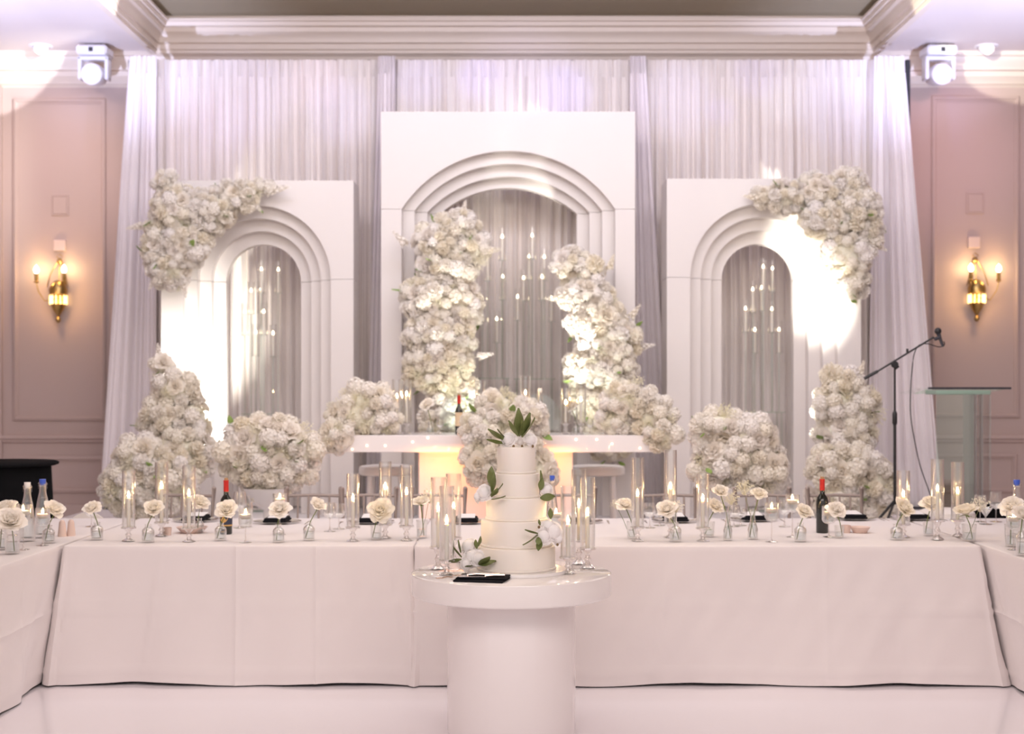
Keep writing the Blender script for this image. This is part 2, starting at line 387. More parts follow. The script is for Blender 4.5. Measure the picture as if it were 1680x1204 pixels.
# ------------------------------------------------------------------ stepped arch panels
AD = 12.0; AT = .43
def arc_pts(cx, cz, hw, rise, n=40):
    Rr = (hw*hw+rise*rise)/(2*rise); zc = cz+rise-Rr; a0 = math.asin(min(1, hw/Rr))
    if rise > hw*.999: a0 = PI/2
    return [(cx+Rr*math.sin(-a0+2*a0*k/n), zc+Rr*math.cos(-a0+2*a0*k/n)) for k in range(n+1)]
def arch_slab(x0, x1, z0, z1, cx, cz, hw, rise, y0, y1):
    """a panel with an arched opening, thickness y0..y1"""
    pts = [(cx-hw, z0)]+arc_pts(cx, cz, hw, rise)+[(cx+hw, z0)]
    n = len(pts); outer = []
    for (x, z) in pts:
        if z <= z0+1e-6: outer.append((x0 if x < cx else x1, z0))
        else:
            # project outward to the rectangle's border
            t = (x-(cx-hw))/(2*hw)
            if t < .02: outer.append((x0, z))
            elif t > .98: outer.append((x1, z))
            else: outer.append((x0+(x1-x0)*(t-.02)/.96, z1))
    vs = []; fs = []
    for (y) in (y0, y1):
        vs += [(x, y, z) for x, z in pts]+[(x, y, z) for x, z in outer]
    N = 2*n
    for i in range(n-1):
        fs.append((i, i+1, n+i+1, n+i)); fs.append((N+i, N+n+i, N+n+i+1, N+i+1))
        fs.append((i, N+i, N+i+1, i+1)); fs.append((n+i, n+i+1, N+n+i+1, N+n+i))
    fs.append((0, n, N+n, N)); fs.append((n-1, N+n-1, N+2*n-1, 2*n-1))
    # corner fill at the top where the border jumps from the side to the top
    mb = MB().add(vs, fs)
    return mb
def arch(label, px0, px1, ptop, cx, pspring, steps):
    s = AD/F
    t = thing('arch_panel', label, 'arch', (0, 0, 0), group=None)
    X0, X1 = (px0-HX)*s, (px1-HX)*s; Z1 = HZ-(ptop-HY)*s; zs = HZ-(pspring-HY)*s; xc = (cx-HX)*s
    n = len(steps); dth = AT/n
    for k, (hw, rise) in enumerate(steps):
        y0 = AD+k*dth; y1 = y0+dth
        H = hw*s; Rs = rise*s
        grow = (steps[0][0]*s)+.06+.0*k
        def slab(zlo, zhi, arched):
            mb = MB()
            xa, xb = (X0, X1)
            if arched:
                # grid of quads: arch curve to the top edge
                ap = arc_pts(xc, zlo, H, Rs, 44)
                m = len(ap); tops = [(xa+(xb-xa)*i/(m-1), zhi) for i in range(m)]
                for (yy) in (y0, y1):
                    pass
                vs = [(x, y0, z) for x, z in ap]+[(x, y0, z) for x, z in tops]+[(x, y1, z) for x, z in ap]+[(x, y1, z) for x, z in tops]
                fs = []
                for i in range(m-1):
                    fs += [(i, i+1, m+i+1, m+i), (2*m+i, 3*m+i, 3*m+i+1, 2*m+i+1), (i, 2*m+i, 2*m+i+1, i+1), (m+i, m+i+1, 3*m+i+1, 3*m+i)]
                a = len(vs); vs += [(xa, y0, zlo), (xa, y1, zlo), (xb, y0, zlo), (xb, y1, zlo)]
                fs += [(a, 0, m), (a+1, 3*m, 2*m), (a+2, 2*m-1, m-1), (a+3, 3*m-1, 4*m-1),
                       (a, m, 3*m, a+1), (a+2, a+3, 4*m-1, 2*m-1), (a, a+1, 2*m, 0), (a+2, m-1, 3*m-1, a+3)]
                mb.add(vs, fs)
            else:
                mb.bbox(xa, y0, zlo, xc-H, y1, zhi, .002)
            return mb
        obj('arch_head', slab(zs+.0015, Z1, True), M['arch'], t)
        obj('arch_jamb', slab(SG, zs-.0015, False), M['arch'], t, smooth=False)
        obj('arch_jamb', MB().bbox(xc+H, y0, SG, X1, y1, zs-.0015, .002), M['arch'], t, smooth=False)
    return t
arch('tall white stepped arch panel in the middle of the stage', 625, 1042, 183, 834, 343, [(175, 95), (155, 77), (135, 59), (115, 43)])
arch('shorter white stepped arch panel with flowers on its upper left corner', 264, 580, 296, 421.5, 458, [(121, 120.9), (102, 101.9), (83, 82.9), (63, 62.9)])
arch('shorter white stepped arch panel with flowers on its upper right corner', 1094, 1413, 293, 1253.5, 455, [(121, 120.9), (101, 100.9), (81, 80.9), (60.5, 60.4)])
# ------------------------------------------------------------------ cloth covered tables
def cloth_table(label, x0, x1, y0, y1, seed, zt=.76, flare=.04, crease=True, fx=(0, 0)):
    r = random.Random(seed); t = thing('banquet_table', label, 'table', ((x0+x1)/2, (y0+y1)/2, 0), 0, None)
    hx, hy = (x1-x0)/2, (y1-y0)/2; rc = .03; per = []
    step = .016
    def seg(ax, ay, bx, by, nx, ny):
        L = math.hypot(bx-ax, by-ay); n = max(2, int(L/step))
        for i in range(n): per.append((ax+(bx-ax)*i/n, ay+(by-ay)*i/n, nx, ny))
    def cor(cx, cy, a0):
        for i in range(5):
            a = math.radians(a0+18*i); per.append((cx+rc*math.cos(a), cy+rc*math.sin(a), math.cos(a), math.sin(a)))
    seg(-hx+rc, -hy, hx-rc, -hy, 0, -1); cor(hx-rc, -hy+rc, -90); seg(hx, -hy+rc, hx, hy-rc, 1, 0); cor(hx-rc, hy-rc, 0)
    seg(hx-rc, hy, -hx+rc, hy, 0, 1); cor(-hx+rc, hy-rc, 90); seg(-hx, hy-rc, -hx, -hy+rc, -1, 0); cor(-hx+rc, -hy+rc, 180)
    n = len(per); rows = 34; vs = []; fs = []
    ph = [r.uniform(0, 6.28) for _ in range(8)]
    for j in range(rows+1):
        v = j/rows
        if j == 0: z = zt; off = -.012
        elif j == 1: z = zt-.003; off = -.003
        else: z = zt-.010-(zt-.022)*((j-2)/(rows-2)); off = 0
        for i, (x, y, nx, ny) in enumerate(per):
            s = i*step; h = max(0, (zt-z)/zt)
            w = .017*math.sin(s*5.1+ph[0]+h*1.5)+.010*math.sin(s*9.7+ph[1]-h*2.2)+.0075*math.sin(s*17+ph[2]+h*3)*(.5+.5*math.sin(s*1.9+ph[5]))+.012*math.sin(s*2.3+ph[3])
            w *= h**1.1
            w += .0035*math.sin(s*31+h*9+ph[4])*math.sin(h*7+s*3+ph[5])*min(1, h*5)
            cr = 0
            if crease:
                for zc, a in ((.41+.006*math.sin(s*1.2), .009), (.455, .004), (.085, .006)):
                    cr += a*math.exp(-((z-zc)/.008)**2)
                for k in range(14):    # pressed vertical fold lines and slanted pulls
                    sc_ = (k*.83+ph[6]) % (n*step); sl = (k % 3-1)*.12
                    cr += .007*math.exp(-((s-sc_-sl*h)/.008)**2)*(1 if k % 3 == 1 else max(0, math.sin(h*PI)))
            corner = 1 if abs(nx*ny) > .01 else 0
            o = off+flare*.3*h+w+cr+corner*.02*h
            zz = z+.006*math.sin(s*6+ph[7])*(h**6)
            e_ = (fx[1] if x > 0 else fx[0])*min(1, max(0, (abs(x)-hx+.5)/.5))**2*h
            vs.append((x+nx*o+e_, y+ny*o, max(.003, zz)))
    for j in range(rows):
        for i in range(n): fs.append((j*n+i, j*n+(i+1) % n, (j+1)*n+(i+1) % n, (j+1)*n+i))
    fs.append(tuple(range(n)))
    obj('tablecloth', MB().add(vs, fs), M['cloth'], t)
    return t
TF, TB = 7.6, 9.18
cloth_table('left half of the long white-clothed banquet table behind the cake', -2.44, -.535, TF, TB, 3, fx=(-.07, 0))
cloth_table('right half of the long white-clothed banquet table behind the cake', -.53, 2.545, TF-.012, TB, 4, fx=(0, .12))
cloth_table('white-clothed side table running forward at the left edge of the picture', -3.96, -2.46, 4.2, TB, 5, fx=(0, -.085))
cloth_table('white-clothed side table running forward at the right edge of the picture', 2.565, 4.05, 4.2, TB, 6, fx=(.135, 0))
# round cake table
CD = 6.62
ct = thing('cake_table', 'round glossy white pedestal table in front, carrying the tiered cake', 'table', (-.003, CD, 0))
obj('tabletop', MB().lathe([(.462, .645), (.470, .65), (.472, .655), (.472, .742), (.470, .747), (.464, .75), (0, .75)], 96), M['whitetop'], ct)
obj('pedestal', MB().lathe([(.30, 0), (.303, .01), (.303, .645), (.30, .65)], 96), M['white'], ct)
# head table
hd = thing('head_table', 'long white slab head table on a central pedestal standing on the stage', 'table', (0, 10.5, SG))
s_ = 10.5/F; zt_ = HZ-82*s_-SG
obj('tabletop', MB().bbox((545-HX)*s_, 0, zt_-.128, (1077-HX)*s_, .62, zt_, .004), M['white'], hd)
obj('pedestal', MB().bbox((685-HX)*s_, .12, 0, (941-HX)*s_, .5, zt_-.128, .006), M['white'], hd)
for px, py in ((578,737),(602,731),(632,731),(677,725),(702,718),(945,721),(979,721),(1004,728),(1050,735)):  # string-light reflections in the fascia, modelled as small glowing balls
    obj('fascia_glint', MB().ball(P(px, py, 10.5)-Vector((0, 10.502, SG)), .007, 10, 6), M['dot'], hd)
for sx in (-1, 1):
    area('pedestal_glow', (hd.location.x+(813-HX)*s_+sx*.33, 10.40, SG+.62), (math.radians(35), 0, 0), .5, .04, 2.6, (1, .30, .06))
# ------------------------------------------------------------------ flowers
def petal(L, W, cup, curl, nu=4, nv=4, ruff=0, rr=None):
    vs = []; fs = []
    for j in range(nv+1):
        v = j/nv; hw = W*math.sin(PI*(.12+.68*v))**.8*(1 if v < .9 else .8)
        for i in range(nu+1):
            u = i/nu*2-1
            x = u*hw; y = L*v-.12*L*u*u*v
            z = cup*(u*u)*.5*L*.5+curl*L*v*v
            if ruff: z += ruff*L*math.sin(u*7+rr)*v; y += ruff*.5*L*math.sin(u*9+rr*2)*v
            vs.append((x, y, z))
    for j in range(nv):
        for i in range(nu):
            a = j*(nu+1)+i; fs.append((a, a+1, a+nu+2, a+nu+1))
    return vs, fs
def rose_mesh(seed, open_=1.0, n=26):   # unit radius, faces +z
    r = random.Random(seed); mb = MB()
    for k in range(n):
        t = k/(n-1); a = k*2.39996+r.uniform(-.1, .1)
        rad = .04+.24*t**.9; tilt = math.radians(90-58*t*open_+r.uniform(-8, 8)); L = .66+.26*t; W = .30+.30*t
        vs, fs = petal(L, W, .9-.3*t, -.05-.40*t*t, 4, 4, .05, r.uniform(0, 6))
        m = Matrix.Rotation(a, 4, 'Z') @ Matrix.Translation((0, rad, -.30-.05*t)) @ Matrix.Rotation(tilt, 4, 'X')
        mb.add(vs, fs, m)
    mb.ball((0, 0, -.3), .26, 10, 6)
    return mb.mesh('rose_bloom')
def peony_mesh(seed):
    r = random.Random(seed); mb = MB()
    for k in range(24):
        t = k/23; a = k*2.39996; tilt = math.radians(80-78*t+r.uniform(-8, 8))
        vs, fs = petal(.62+.14*t, .50+.14*t, .8, .45-.4*t, 4, 4, .04, r.uniform(0, 6))
        mb.add(vs, fs, Matrix.Rotation(a, 4, 'Z') @ Matrix.Translation((0, .05+.30*t, -.35+.1*(1-t))) @ Matrix.Rotation(tilt, 4, 'X'))
    mb.ball((0, 0, -.10), .70, 14, 8); return mb.mesh('peony_bloom')
def ruffle_mesh(seed):
    r = random.Random(seed); mb = MB()
    for k in range(80):
        z = 1-1.7*(k+.5)/80; a = k*2.39996; q = math.sqrt(max(0, 1-z*z))
        d = Vector((q*math.cos(a), q*math.sin(a), z))
        vs, fs = petal(.55, .34, .5, -.3, 4, 3, .16, r.uniform(0, 6))
        rot = d.to_track_quat('Y', 'Z').to_matrix().to_4x4() @ Matrix.Rotation(r.uniform(0, 6.28), 4, 'Y')
        mb.add(vs, fs, Matrix.Translation(d*(.42+r.uniform(-.04, .06))) @ rot)
    mb.ball((0, 0, 0), .5, 10, 6); return mb.mesh('ruffled_bloom')
def hyd_mesh(seed):
    r = random.Random(seed); mb = MB(); n = 90
    for k in range(n):
        z = 1-1.75*(k+.5)/n; a = k*2.39996; q = math.sqrt(max(0, 1-z*z))
        d = (Vector((q*math.cos(a), q*math.sin(a), z))+Vector([r.uniform(-.12, .12) for _ in range(3)])).normalized()
        rot = d.to_track_quat('Z', 'Y').to_matrix().to_4x4() @ Matrix.Rotation(r.uniform(0, 6.28), 4, 'Z')
        base = Matrix.Translation(d*(.86+r.uniform(-.08, .08))) @ rot
        for p in range(4):
            m = base @ Matrix.Rotation(p*PI/2, 4, 'Z') @ Matrix.Rotation(.25+r.uniform(-.2, .3), 4, 'X')
            mb.add([(0, 0, 0), (.11, .10, .01), (0, .13, -.01), (-.11, .10, .01), (.06, .22, .02), (-.06, .22, .02)], [(0, 1, 2), (0, 2, 3), (1, 4, 2), (3, 2, 5), (2, 4, 5)], m)
    mb.ball((0, 0, 0), .74, 12, 8); return mb.mesh('hydrangea_bloom')
def breath_mesh(seed, n=90, stems=True):
    r = random.Random(seed); mb = MB()
    for k in range(n):
        d = Vector((r.gauss(0, .5), r.gauss(0, .5), r.uniform(-.2, 1))).normalized()*r.uniform(.55, 1.05)
        q = r.uniform(.05, .085)
        o = [(q, 0, 0), (-q, 0, 0), (0, q, 0), (0, -q, 0), (0, 0, q), (0, 0, -q)]
        rt = Euler((r.uniform(0, 3), r.uniform(0, 3), 0)).to_matrix().to_4x4()
        mb.add(o, [(0, 2, 4), (2, 1, 4), (1, 3, 4), (3, 0, 4), (2, 0, 5), (1, 2, 5), (3, 1, 5), (0, 3, 5)], Matrix.Translation(d) @ rt)
        if stems and k % 2 == 0: mb.tube([(0, 0, -.5), d*.5+Vector((0, 0, -.1)), d], .012, 3, False)
    return mb.mesh('babys_breath')
def leaf_mesh(bend=.2):
    vs = []; fs = []
    n = 7
    for j in range(n+1):
        v = j/n; w_ = .26*math.sin(PI*min(1, v*.93+.05))**.9
        for u in (-1, 0, 1): vs.append((u*w_, v, bend*v*v+abs(u)*.07-.02))
    for j in range(n):
        for i in range(2):
            a = j*3+i; fs.append((a, a+1, a+4, a+3))
    return MB().add(vs, fs).mesh('leaf')
def sprig_mesh(seed):    # upright stock / delphinium tip, length 1 along +z
    r = random.Random(seed); mb = MB(); mb.tube([(0, 0, -.2), (0, 0, .9)], .02, 5)
    for k in range(26):
        t = k/25; a = k*2.4; rad = .22*(1-t*.75); c = Vector((rad*.5*math.cos(a), rad*.5*math.sin(a), -.05+t*.98))
        d = Vector((math.cos(a), math.sin(a), .5)).normalized()
        rot = d.to_track_quat('Z', 'Y').to_matrix().to_4x4()
        for p in range(5):
            vs, fs = petal(rad*.9, rad*.45, .4, .2, 2, 2)
            mb.add(vs, fs, Matrix.Translation(c) @ rot @ Matrix.Rotation(p*1.2566, 4, 'Z') @ Matrix.Rotation(.5, 4, 'X'))
    return mb.mesh('blossom_sprig')
FL = {}
def flower_lib():
    for k in range(2):
        for nm, fn, mt in (('hydrangea_bloom', hyd_mesh, 'hyd'), ('ruffled_bloom', ruffle_mesh, 'ruf'), ('rose_bloom', rose_mesh, 'rose')):
            me = fn(k+3); me.materials.append(M[mt]); FL[(nm, k)] = me
        me = breath_mesh(k+9); me.materials.append(M['breath']); FL[('babys_breath', k)] = me
        me = sprig_mesh(k+5); me.materials.append(M['ruf']); FL[('blossom_sprig', k)] = me
    me = rose_mesh(11, .75, 30); me.materials.append(M['rosehead']); FL[('rose_head', 0)] = me
    me = rose_mesh(12, 1.1, 30); me.materials.append(M['rosehead']); FL[('rose_head', 1)] = me
    for k in range(2):
        me = peony_mesh(k); me.materials.append(M['peony']); FL[('peony_bloom', k)] = me
    for nm, mt in (('leaf', 'leaf'), ('green_leaf', 'leaf2')):
        me = leaf_mesh(); me.materials.append(M[mt]); FL[(nm, 0)] = me
flower_lib()
def flower(nm, k, parent, loc, d, s, roll=0, sc3=None):
    o = bpy.data.objects.new('leaf' if nm == 'green_leaf' else nm, FL[(nm, k)]); C.objects.link(o); o.parent = parent
    o.location = loc
    q = Vector(d).normalized().to_track_quat('Z' if 'leaf' not in nm else 'Y', 'Y' if 'leaf' not in nm else 'Z')
    o.rotation_mode = 'QUATERNION'
    o.rotation_quaternion = q @ Euler((0, 0, roll) if 'leaf' not in nm else (0, roll, 0)).to_quaternion()
    o.scale = (s, s, s) if sc3 is None else sc3
    return o
CAMP = Vector((0, 0, HZ))
def arrangement(name, label, cat, blobs, rb=(.052, .075), seed=0, mix=(.36, .36, .18, .10), green=.05, baseloc=None, sprigs=(), group=None, depthf=.75, density=1.0):
    """blobs: (px, py, rx_px, rz_px, depth); blooms are spread over the blob surfaces"""
    r = random.Random(seed*13+1)
    B = []
    for (px, py, rx, rz, d) in blobs:
        c = P(px, py, d); a, b = rx*S(d), rz*S(d); B.append((c, a, max(.05, min(a, b, .3)*depthf+.02), b))
    base = Vector(baseloc) if baseloc is not None else Vector((B[-1][0].x, B[-1][0].y, B[-1][0].z-B[-1][3]))
    t = thing(name, label, cat, base, 0, group)
    core = MB()
    for (c, a, e, b) in B:
        m = 8; n = 14; vs = []; fs = []
        for i in range(m+1):
            for k in range(n):
                q = PI*i/m; w_ = 2*PI*k/n; f = .66+.08*r.random()
                vs.append(c-base+Vector((a*f*math.sin(q)*math.cos(w_), e*f*math.sin(q)*math.sin(w_), b*f*math.cos(q))))
        for i in range(m):
            for k in range(n): fs.append((i*n+k, i*n+(k+1) % n, (i+1)*n+(k+1) % n, (i+1)*n+k))
        core.add(vs, fs)
    obj('foliage', core, M['core'], t, kind='stuff')
    placed = []; names = ('hydrangea_bloom', 'ruffled_bloom', 'rose_bloom', 'babys_breath')
    for (c, a, e, b) in B:
        area_ = 4*PI*((a*b)**1.6+(a*e)**1.6+(b*e)**1.6)**(1/1.6)/3**(1/1.6)
        tries = int(area_/(.062**2)*26*density)
        for _ in range(tries):
            d = Vector((r.gauss(0, 1), r.gauss(0, 1), r.gauss(0, 1))).normalized()
            if d.y > .45: continue
            p = c+Vector((d.x*a*.9, d.y*e*.9, d.z*b*.9))
            rad = r.uniform(*rb)*(1 if r.random() > .15 else 1.2)
            ok = True
            for (c2, a2, e2, b2) in B:
                q = p-c2
                if (q.x/a2)**2+(q.y/e2)**2+(q.z/b2)**2 < .5: ok = False; break
            if not ok: continue
            for (p2, r2) in placed:
                if (p-p2).length < (rad+r2)*.62: ok = False; break
            if not ok: continue
            placed.append((p, rad))
            nrm = Vector((d.x/a, d.y/e, d.z/b)).normalized()+Vector((r.uniform(-.3, .3), r.uniform(-.4, .1), r.uniform(-.2, .3)))
            x = r.random(); acc = 0; nm = names[0]
            for i_, mm in enumerate(mix):
                acc += mm
                if x < acc: nm = names[i_]; break
            flower(nm, r.randint(0, 1), t, p-base, nrm, rad*(1.12 if nm == 'rose_bloom' else 1.0 if nm != 'ruffled_bloom' else 1.02), r.uniform(0, 6))
            if r.random() < green:
                dd = nrm+Vector((r.uniform(-.8, .8), -.3, r.uniform(-.8, .8)))
                flower('green_leaf', 0, t, p-base+nrm*rad*.2+Vector((r.uniform(-.04, .04), 0, r.uniform(-.04, .04))), dd, r.uniform(.07, .11), r.uniform(-1, 1))
    for (px, py, d, dx_, dz_, L) in sprigs:
        flower('blossom_sprig', r.randint(0, 1), t, P(px, py, d)-base, (dx_, -.1, dz_), L, r.uniform(0, 6))
    return t
arrangement('flower_cluster', 'big white flower cluster hanging on the upper left corner of the left arch', 'flower arrangement',
    [(345,345,45,36,11.85),(290,345,42,42,11.85),(390,322,38,26,11.85),(425,310,20,11,11.88),(262,400,26,45,11.85),(300,400,45,42,11.85),(280,440,34,32,11.85),(270,300,16,18,11.85)],
    (.045,.075), 1, mix=(.28,.5,.18,.04), sprigs=[(440,312,11.85,1,.15,.2),(232,370,11.85,-.9,-.2,.14),(255,455,11.8,-.5,-1,.13),(300,462,11.8,.2,-1,.15),(410,330,11.8,.7,-.6,.14)])
arrangement('flower_tower', 'white flower tower rising from the foot of the left arch', 'flower arrangement',
    [(266,600,13,18,11.3),(285,640,36,32,11.3),(275,690,45,42,11.3),(318,690,28,38,11.3),(300,745,58,45,11.2),(232,752,45,34,10.9),(222,800,56,50,10.9),(272,790,50,55,10.9)],
    (.055,.085), 2, mix=(.42,.24,.2,.14), green=.04, baseloc=P(250,870,10.95)*1, sprigs=[(262,590,11.3,-.1,1,.14),(320,650,11.25,.3,1,.16)])
arrangement('floral_column', 'white flower column climbing the left side of the tall arch opening', 'flower arrangement',
    [(752,372,36,26,11.75),(722,398,46,30,11.75),(775,405,24,34,11.75),(735,440,52,34,11.75),(712,492,55,42,11.75),(758,500,28,60,11.75),(722,550,60,44,11.75),(718,600,58,45,11.75),(742,645,42,38,11.78),(735,700,45,45,11.78)],
    (.045,.078), 3, mix=(.25,.5,.2,.05), green=.08, baseloc=P(735,800,11.6), sprigs=[(665,400,11.75,-.6,.6,.16),(680,470,11.7,-1,.1,.14),(795,412,11.7,.9,.1,.16),(760,350,11.7,.2,1,.12),(785,585,11.7,1,.2,.14)])
arrangement('floral_column', 'white flower column climbing the right side of the tall arch opening', 'flower arrangement',
    [(936,430,26,24,11.75),(960,445,26,28,11.75),(960,485,42,36,11.75),(975,520,50,42,11.75),(998,560,54,42,11.75),(985,605,60,44,11.75),(985,655,52,40,11.78),(1000,710,45,45,11.78)],
    (.045,.078), 4, mix=(.3,.46,.18,.06), green=.08, baseloc=P(990,800,11.6), sprigs=[(925,490,11.7,-1,.0,.16),(1035,520,11.75,.6,.8,.14),(1000,440,11.75,.3,1,.13),(1050,570,11.75,1,.2,.14)])
arrangement('flower_cluster', 'big white flower cluster hanging on the upper right corner of the right arch', 'flower arrangement',
    [(1388,300,30,20,11.85),(1340,312,36,28,11.85),(1290,322,34,26,11.85),(1405,345,40,38,11.85),(1358,360,46,36,11.85),(1422,372,22,36,11.85),(1390,418,42,38,11.85),(1398,462,24,26,11.85),(1262,322,22,16,11.88)],
    (.045,.075), 5, mix=(.3,.48,.16,.06), green=.07, sprigs=[(1250,325,11.85,-1,.1,.17),(1400,475,11.85,.2,-1,.14),(1432,400,11.85,.8,-.4,.14)])
arrangement('flower_tower', 'white flower tower standing right of the right arch, beside the microphone stand', 'flower arrangement',
    [(1385,628,30,20,11.3),(1375,665,38,32,11.3),(1412,668,28,36,11.3),(1390,712,52,38,11.3),(1385,770,60,45,10.9),(1430,790,40,40,10.9),(1375,810,50,40,10.9),(1440,825,32,26,10.9)],
    (.055,.09), 6, mix=(.5,.2,.18,.12), green=.05, baseloc=P(1400,868,10.95), sprigs=[(1355,640,11.25,-.3,1,.13),(1410,615,11.3,.3,1,.13)])
arrangement('flower_bouquet', 'large white hydrangea and rose bouquet at stage front, left of the head table', 'flower arrangement',
    [(440,722,70,38,10.25),(445,762,80,40,10.25),(395,745,36,36,10.25),(490,745,36,40,10.25),(440,790,50,25,10.25)], (.055,.09), 7, mix=(.45,.18,.25,.12), green=.06, baseloc=P(440,812,10.25))
arrangement('flower_bouquet', 'large white hydrangea and rose bouquet at stage front, right of the head table', 'flower arrangement',
    [(1180,702,44,28,10.25),(1232,718,46,34,10.25),(1205,752,72,42,10.25),(1255,765,36,38,10.25),(1168,765,36,36,10.25),(1210,795,46,24,10.25)], (.055,.09), 8, mix=(.45,.18,.25,.12), green=.06, baseloc=P(1210,816,10.25))
arrangement('flower_bouquet', 'white flower mound spilling over the left end of the head table', 'flower arrangement',
    [(602,658,46,28,10.62),(578,682,42,34,10.62),(620,690,40,22,10.62),(552,715,24,24,10.5)], (.045,.07), 9, mix=(.42,.2,.2,.18), green=.04, baseloc=P(600,712,10.62))
arrangement('flower_bouquet', 'white flower mound spilling over the right end of the head table', 'flower arrangement',
    [(1035,660,50,32,10.62),(1065,682,44,34,10.62),(1015,692,38,20,10.62),(1085,714,26,22,10.5)], (.045,.07), 10, mix=(.38,.2,.2,.22), green=.04, baseloc=P(1040,712,10.62))
arrangement('flower_cascade', 'white flower cascade running down the front of the head table behind the cake', 'flower arrangement',
    [(815,668,38,26,10.4),(850,690,50,34,10.35),(800,705,42,36,10.33),(795,755,38,42,10.3),(885,775,26,36,10.3),(840,745,50,50,10.3)], (.045,.075), 11, mix=(.34,.22,.28,.16), green=.03, baseloc=P(830,860,10.35))
# white urns that carry the two bouquets
for px, lab in ((440, 'white footed urn on the stage under the left hydrangea bouquet'), (1210, 'white footed urn on the stage under the right hydrangea bouquet')):
    u = thing('urn', lab, 'urn', (P(px, 0, 10.25).x, 10.25, SG))
    obj('bowl', MB().lathe([(.03, .22), (.06, .23), (.13, .28), (.17, .36), (.18, .38), (.165, .38), (.12, .30), (0, .28)], 32), M['white_glaze'], u)
    obj('foot', MB().lathe([(.12, 0), (.12, .02), (.06, .05), (.035, .12), (.035, .22), (.05, .23)], 32), M['white_glaze'], u)
# ------------------------------------------------------------------ candles and glass on the tables
def flame_mb(h=.035, r=.007):
    return MB().lathe([(.0005, 0), (r*.8, h*.12), (r, h*.3), (r*.75, h*.55), (r*.35, h*.82), (.0003, h)], 10)
def hurricane(label, clabel, px, ytop, ycandle, ybase, z=.76, d=None, gw=21, yglass=None, group='tall glass hurricanes on the tables'):
    d = d or DT(ybase-4, z)
    s = S(d); loc = Vector(((px-HX)*s, d, z))
    H = (ybase-4-ytop)*s; hb = ((ybase-4-yglass)*s) if yglass else .088; gr = gw*s/2
    t = thing('candle_holder', label, 'candle holder', loc, 0, group)
    g = H-hb
    obj('glass_chimney', MB().lathe([(gr, hb+.004), (gr, H), (gr-.0025, H), (gr-.0025, hb+.004)], 28, cap=False), M['glass'], t, fix=False)
    k = hb/.088
    obj('pedestal', MB().lathe([(.036, 0), (.037, .004*k), (.030, .010*k), (.014, .018*k), (.011, .028*k), (.017, .036*k), (.018, .042*k), (.011, .050*k), (.010, .060*k), (.020, .070*k), (gr*.6, .078*k), (gr+.006, .082*k), (gr+.006, hb+.003), (0, hb+.003)], 28), M['solidglass'], t)
    cl = (ybase-4-ycandle)*s-hb
    c = thing('taper_candle', clabel, 'candle', loc+Vector((0, 0, hb+.0035)), 0, 'burning candles inside glass hurricanes')
    obj('wax', MB().lathe([(.0105, 0), (.0105, cl-.004), (.009, cl), (.003, cl-.003), (0, cl-.003)], 16), M['candle'], c)
    obj('wick', MB().tube([(0, 0, cl-.003), (0, 0, cl+.006)], .001, 5), M['twig'], c)
    part('flame', flame_mb, 'flame', M['flame'], c, (0, 0, cl+.003))
    return t
HUR = [  # px, top, candle top, base, glass bottom, what singles it out
 (211,772,818,892,865,'leftmost glass hurricane on the long table'),
 (265,758,802,884,857,'tall glass hurricane second from the left on the long table'),
 (310,763,815,893,866,'glass hurricane in front of the wide blush bowl'),
 (579,777,823,892,865,'glass hurricane just right of the wine glass cluster'),
 (632,757,804,887,860,'tall glass hurricane behind the largest cream rose'),
 (667,763,812,891,863,'glass hurricane nearest the cake table on its left'),
 (1046,751,815,892,865,'first glass hurricane right of the cake table'),
 (1100,738,803,886,858,'tallest glass hurricane right of the cake'),
 (1153,777,823,892,866,'glass hurricane just left of the slim bud vases'),
 (1482,772,816,886,860,'glass hurricane right of the right-hand wine bottle'),
 (1538,753,807,890,853,'left one of the two hurricanes near the right corner'),
 (1571,758,811,884,853,'right one of the two hurricanes near the right corner'),
]
for (px, yt, yc, yb, yg, lab) in HUR:
    hurricane(lab, 'lit taper candle in the '+lab.replace('tall ', ''), px, yt, yc, yb, yglass=yg)
for (px, yt, yc, yb, yg, lab) in [
 (719,783,840,938,897,'leftmost glass hurricane on the round cake table'),
 (733,797,861,947,918,'front glass hurricane on the left side of the round cake table'),
 (744,777,836,926,882,'rear glass hurricane on the left side of the round cake table'),
 (932,797,861,945,914,'front glass hurricane on the right side of the round cake table'),
 (950,770,833,930,886,'rear tall glass hurricane on the right side of the round cake table'),
 (964,783,847,936,899,'outermost glass hurricane on the right side of the round cake table')]:
    hurricane(lab, 'lit taper candle, '+lab.replace('glass hurricane','hurricane'), px, yt, yc, yb, z=.75, gw=25, yglass=yg, group='glass hurricanes around the cake')
for (px, yt, yc, lab) in [(651,618,650,'leftmost glass hurricane on the head table'),(667,619,646,'second glass hurricane from the left on the head table'),
        (788,620,652,'glass hurricane left of the flower cascade on the head table'),(862,612,644,'glass hurricane behind the cake topper leaves on the head table'),(953,625,655,'rightmost glass hurricane on the head table'),(928,632,660,'short glass hurricane by the right rose on the head table')]:
    hurricane(lab, 'lit candle in the '+lab, px, yt, yc, 708+4, z=SG+zt_, d=10.72, gw=17, group='glass hurricanes on the head table')
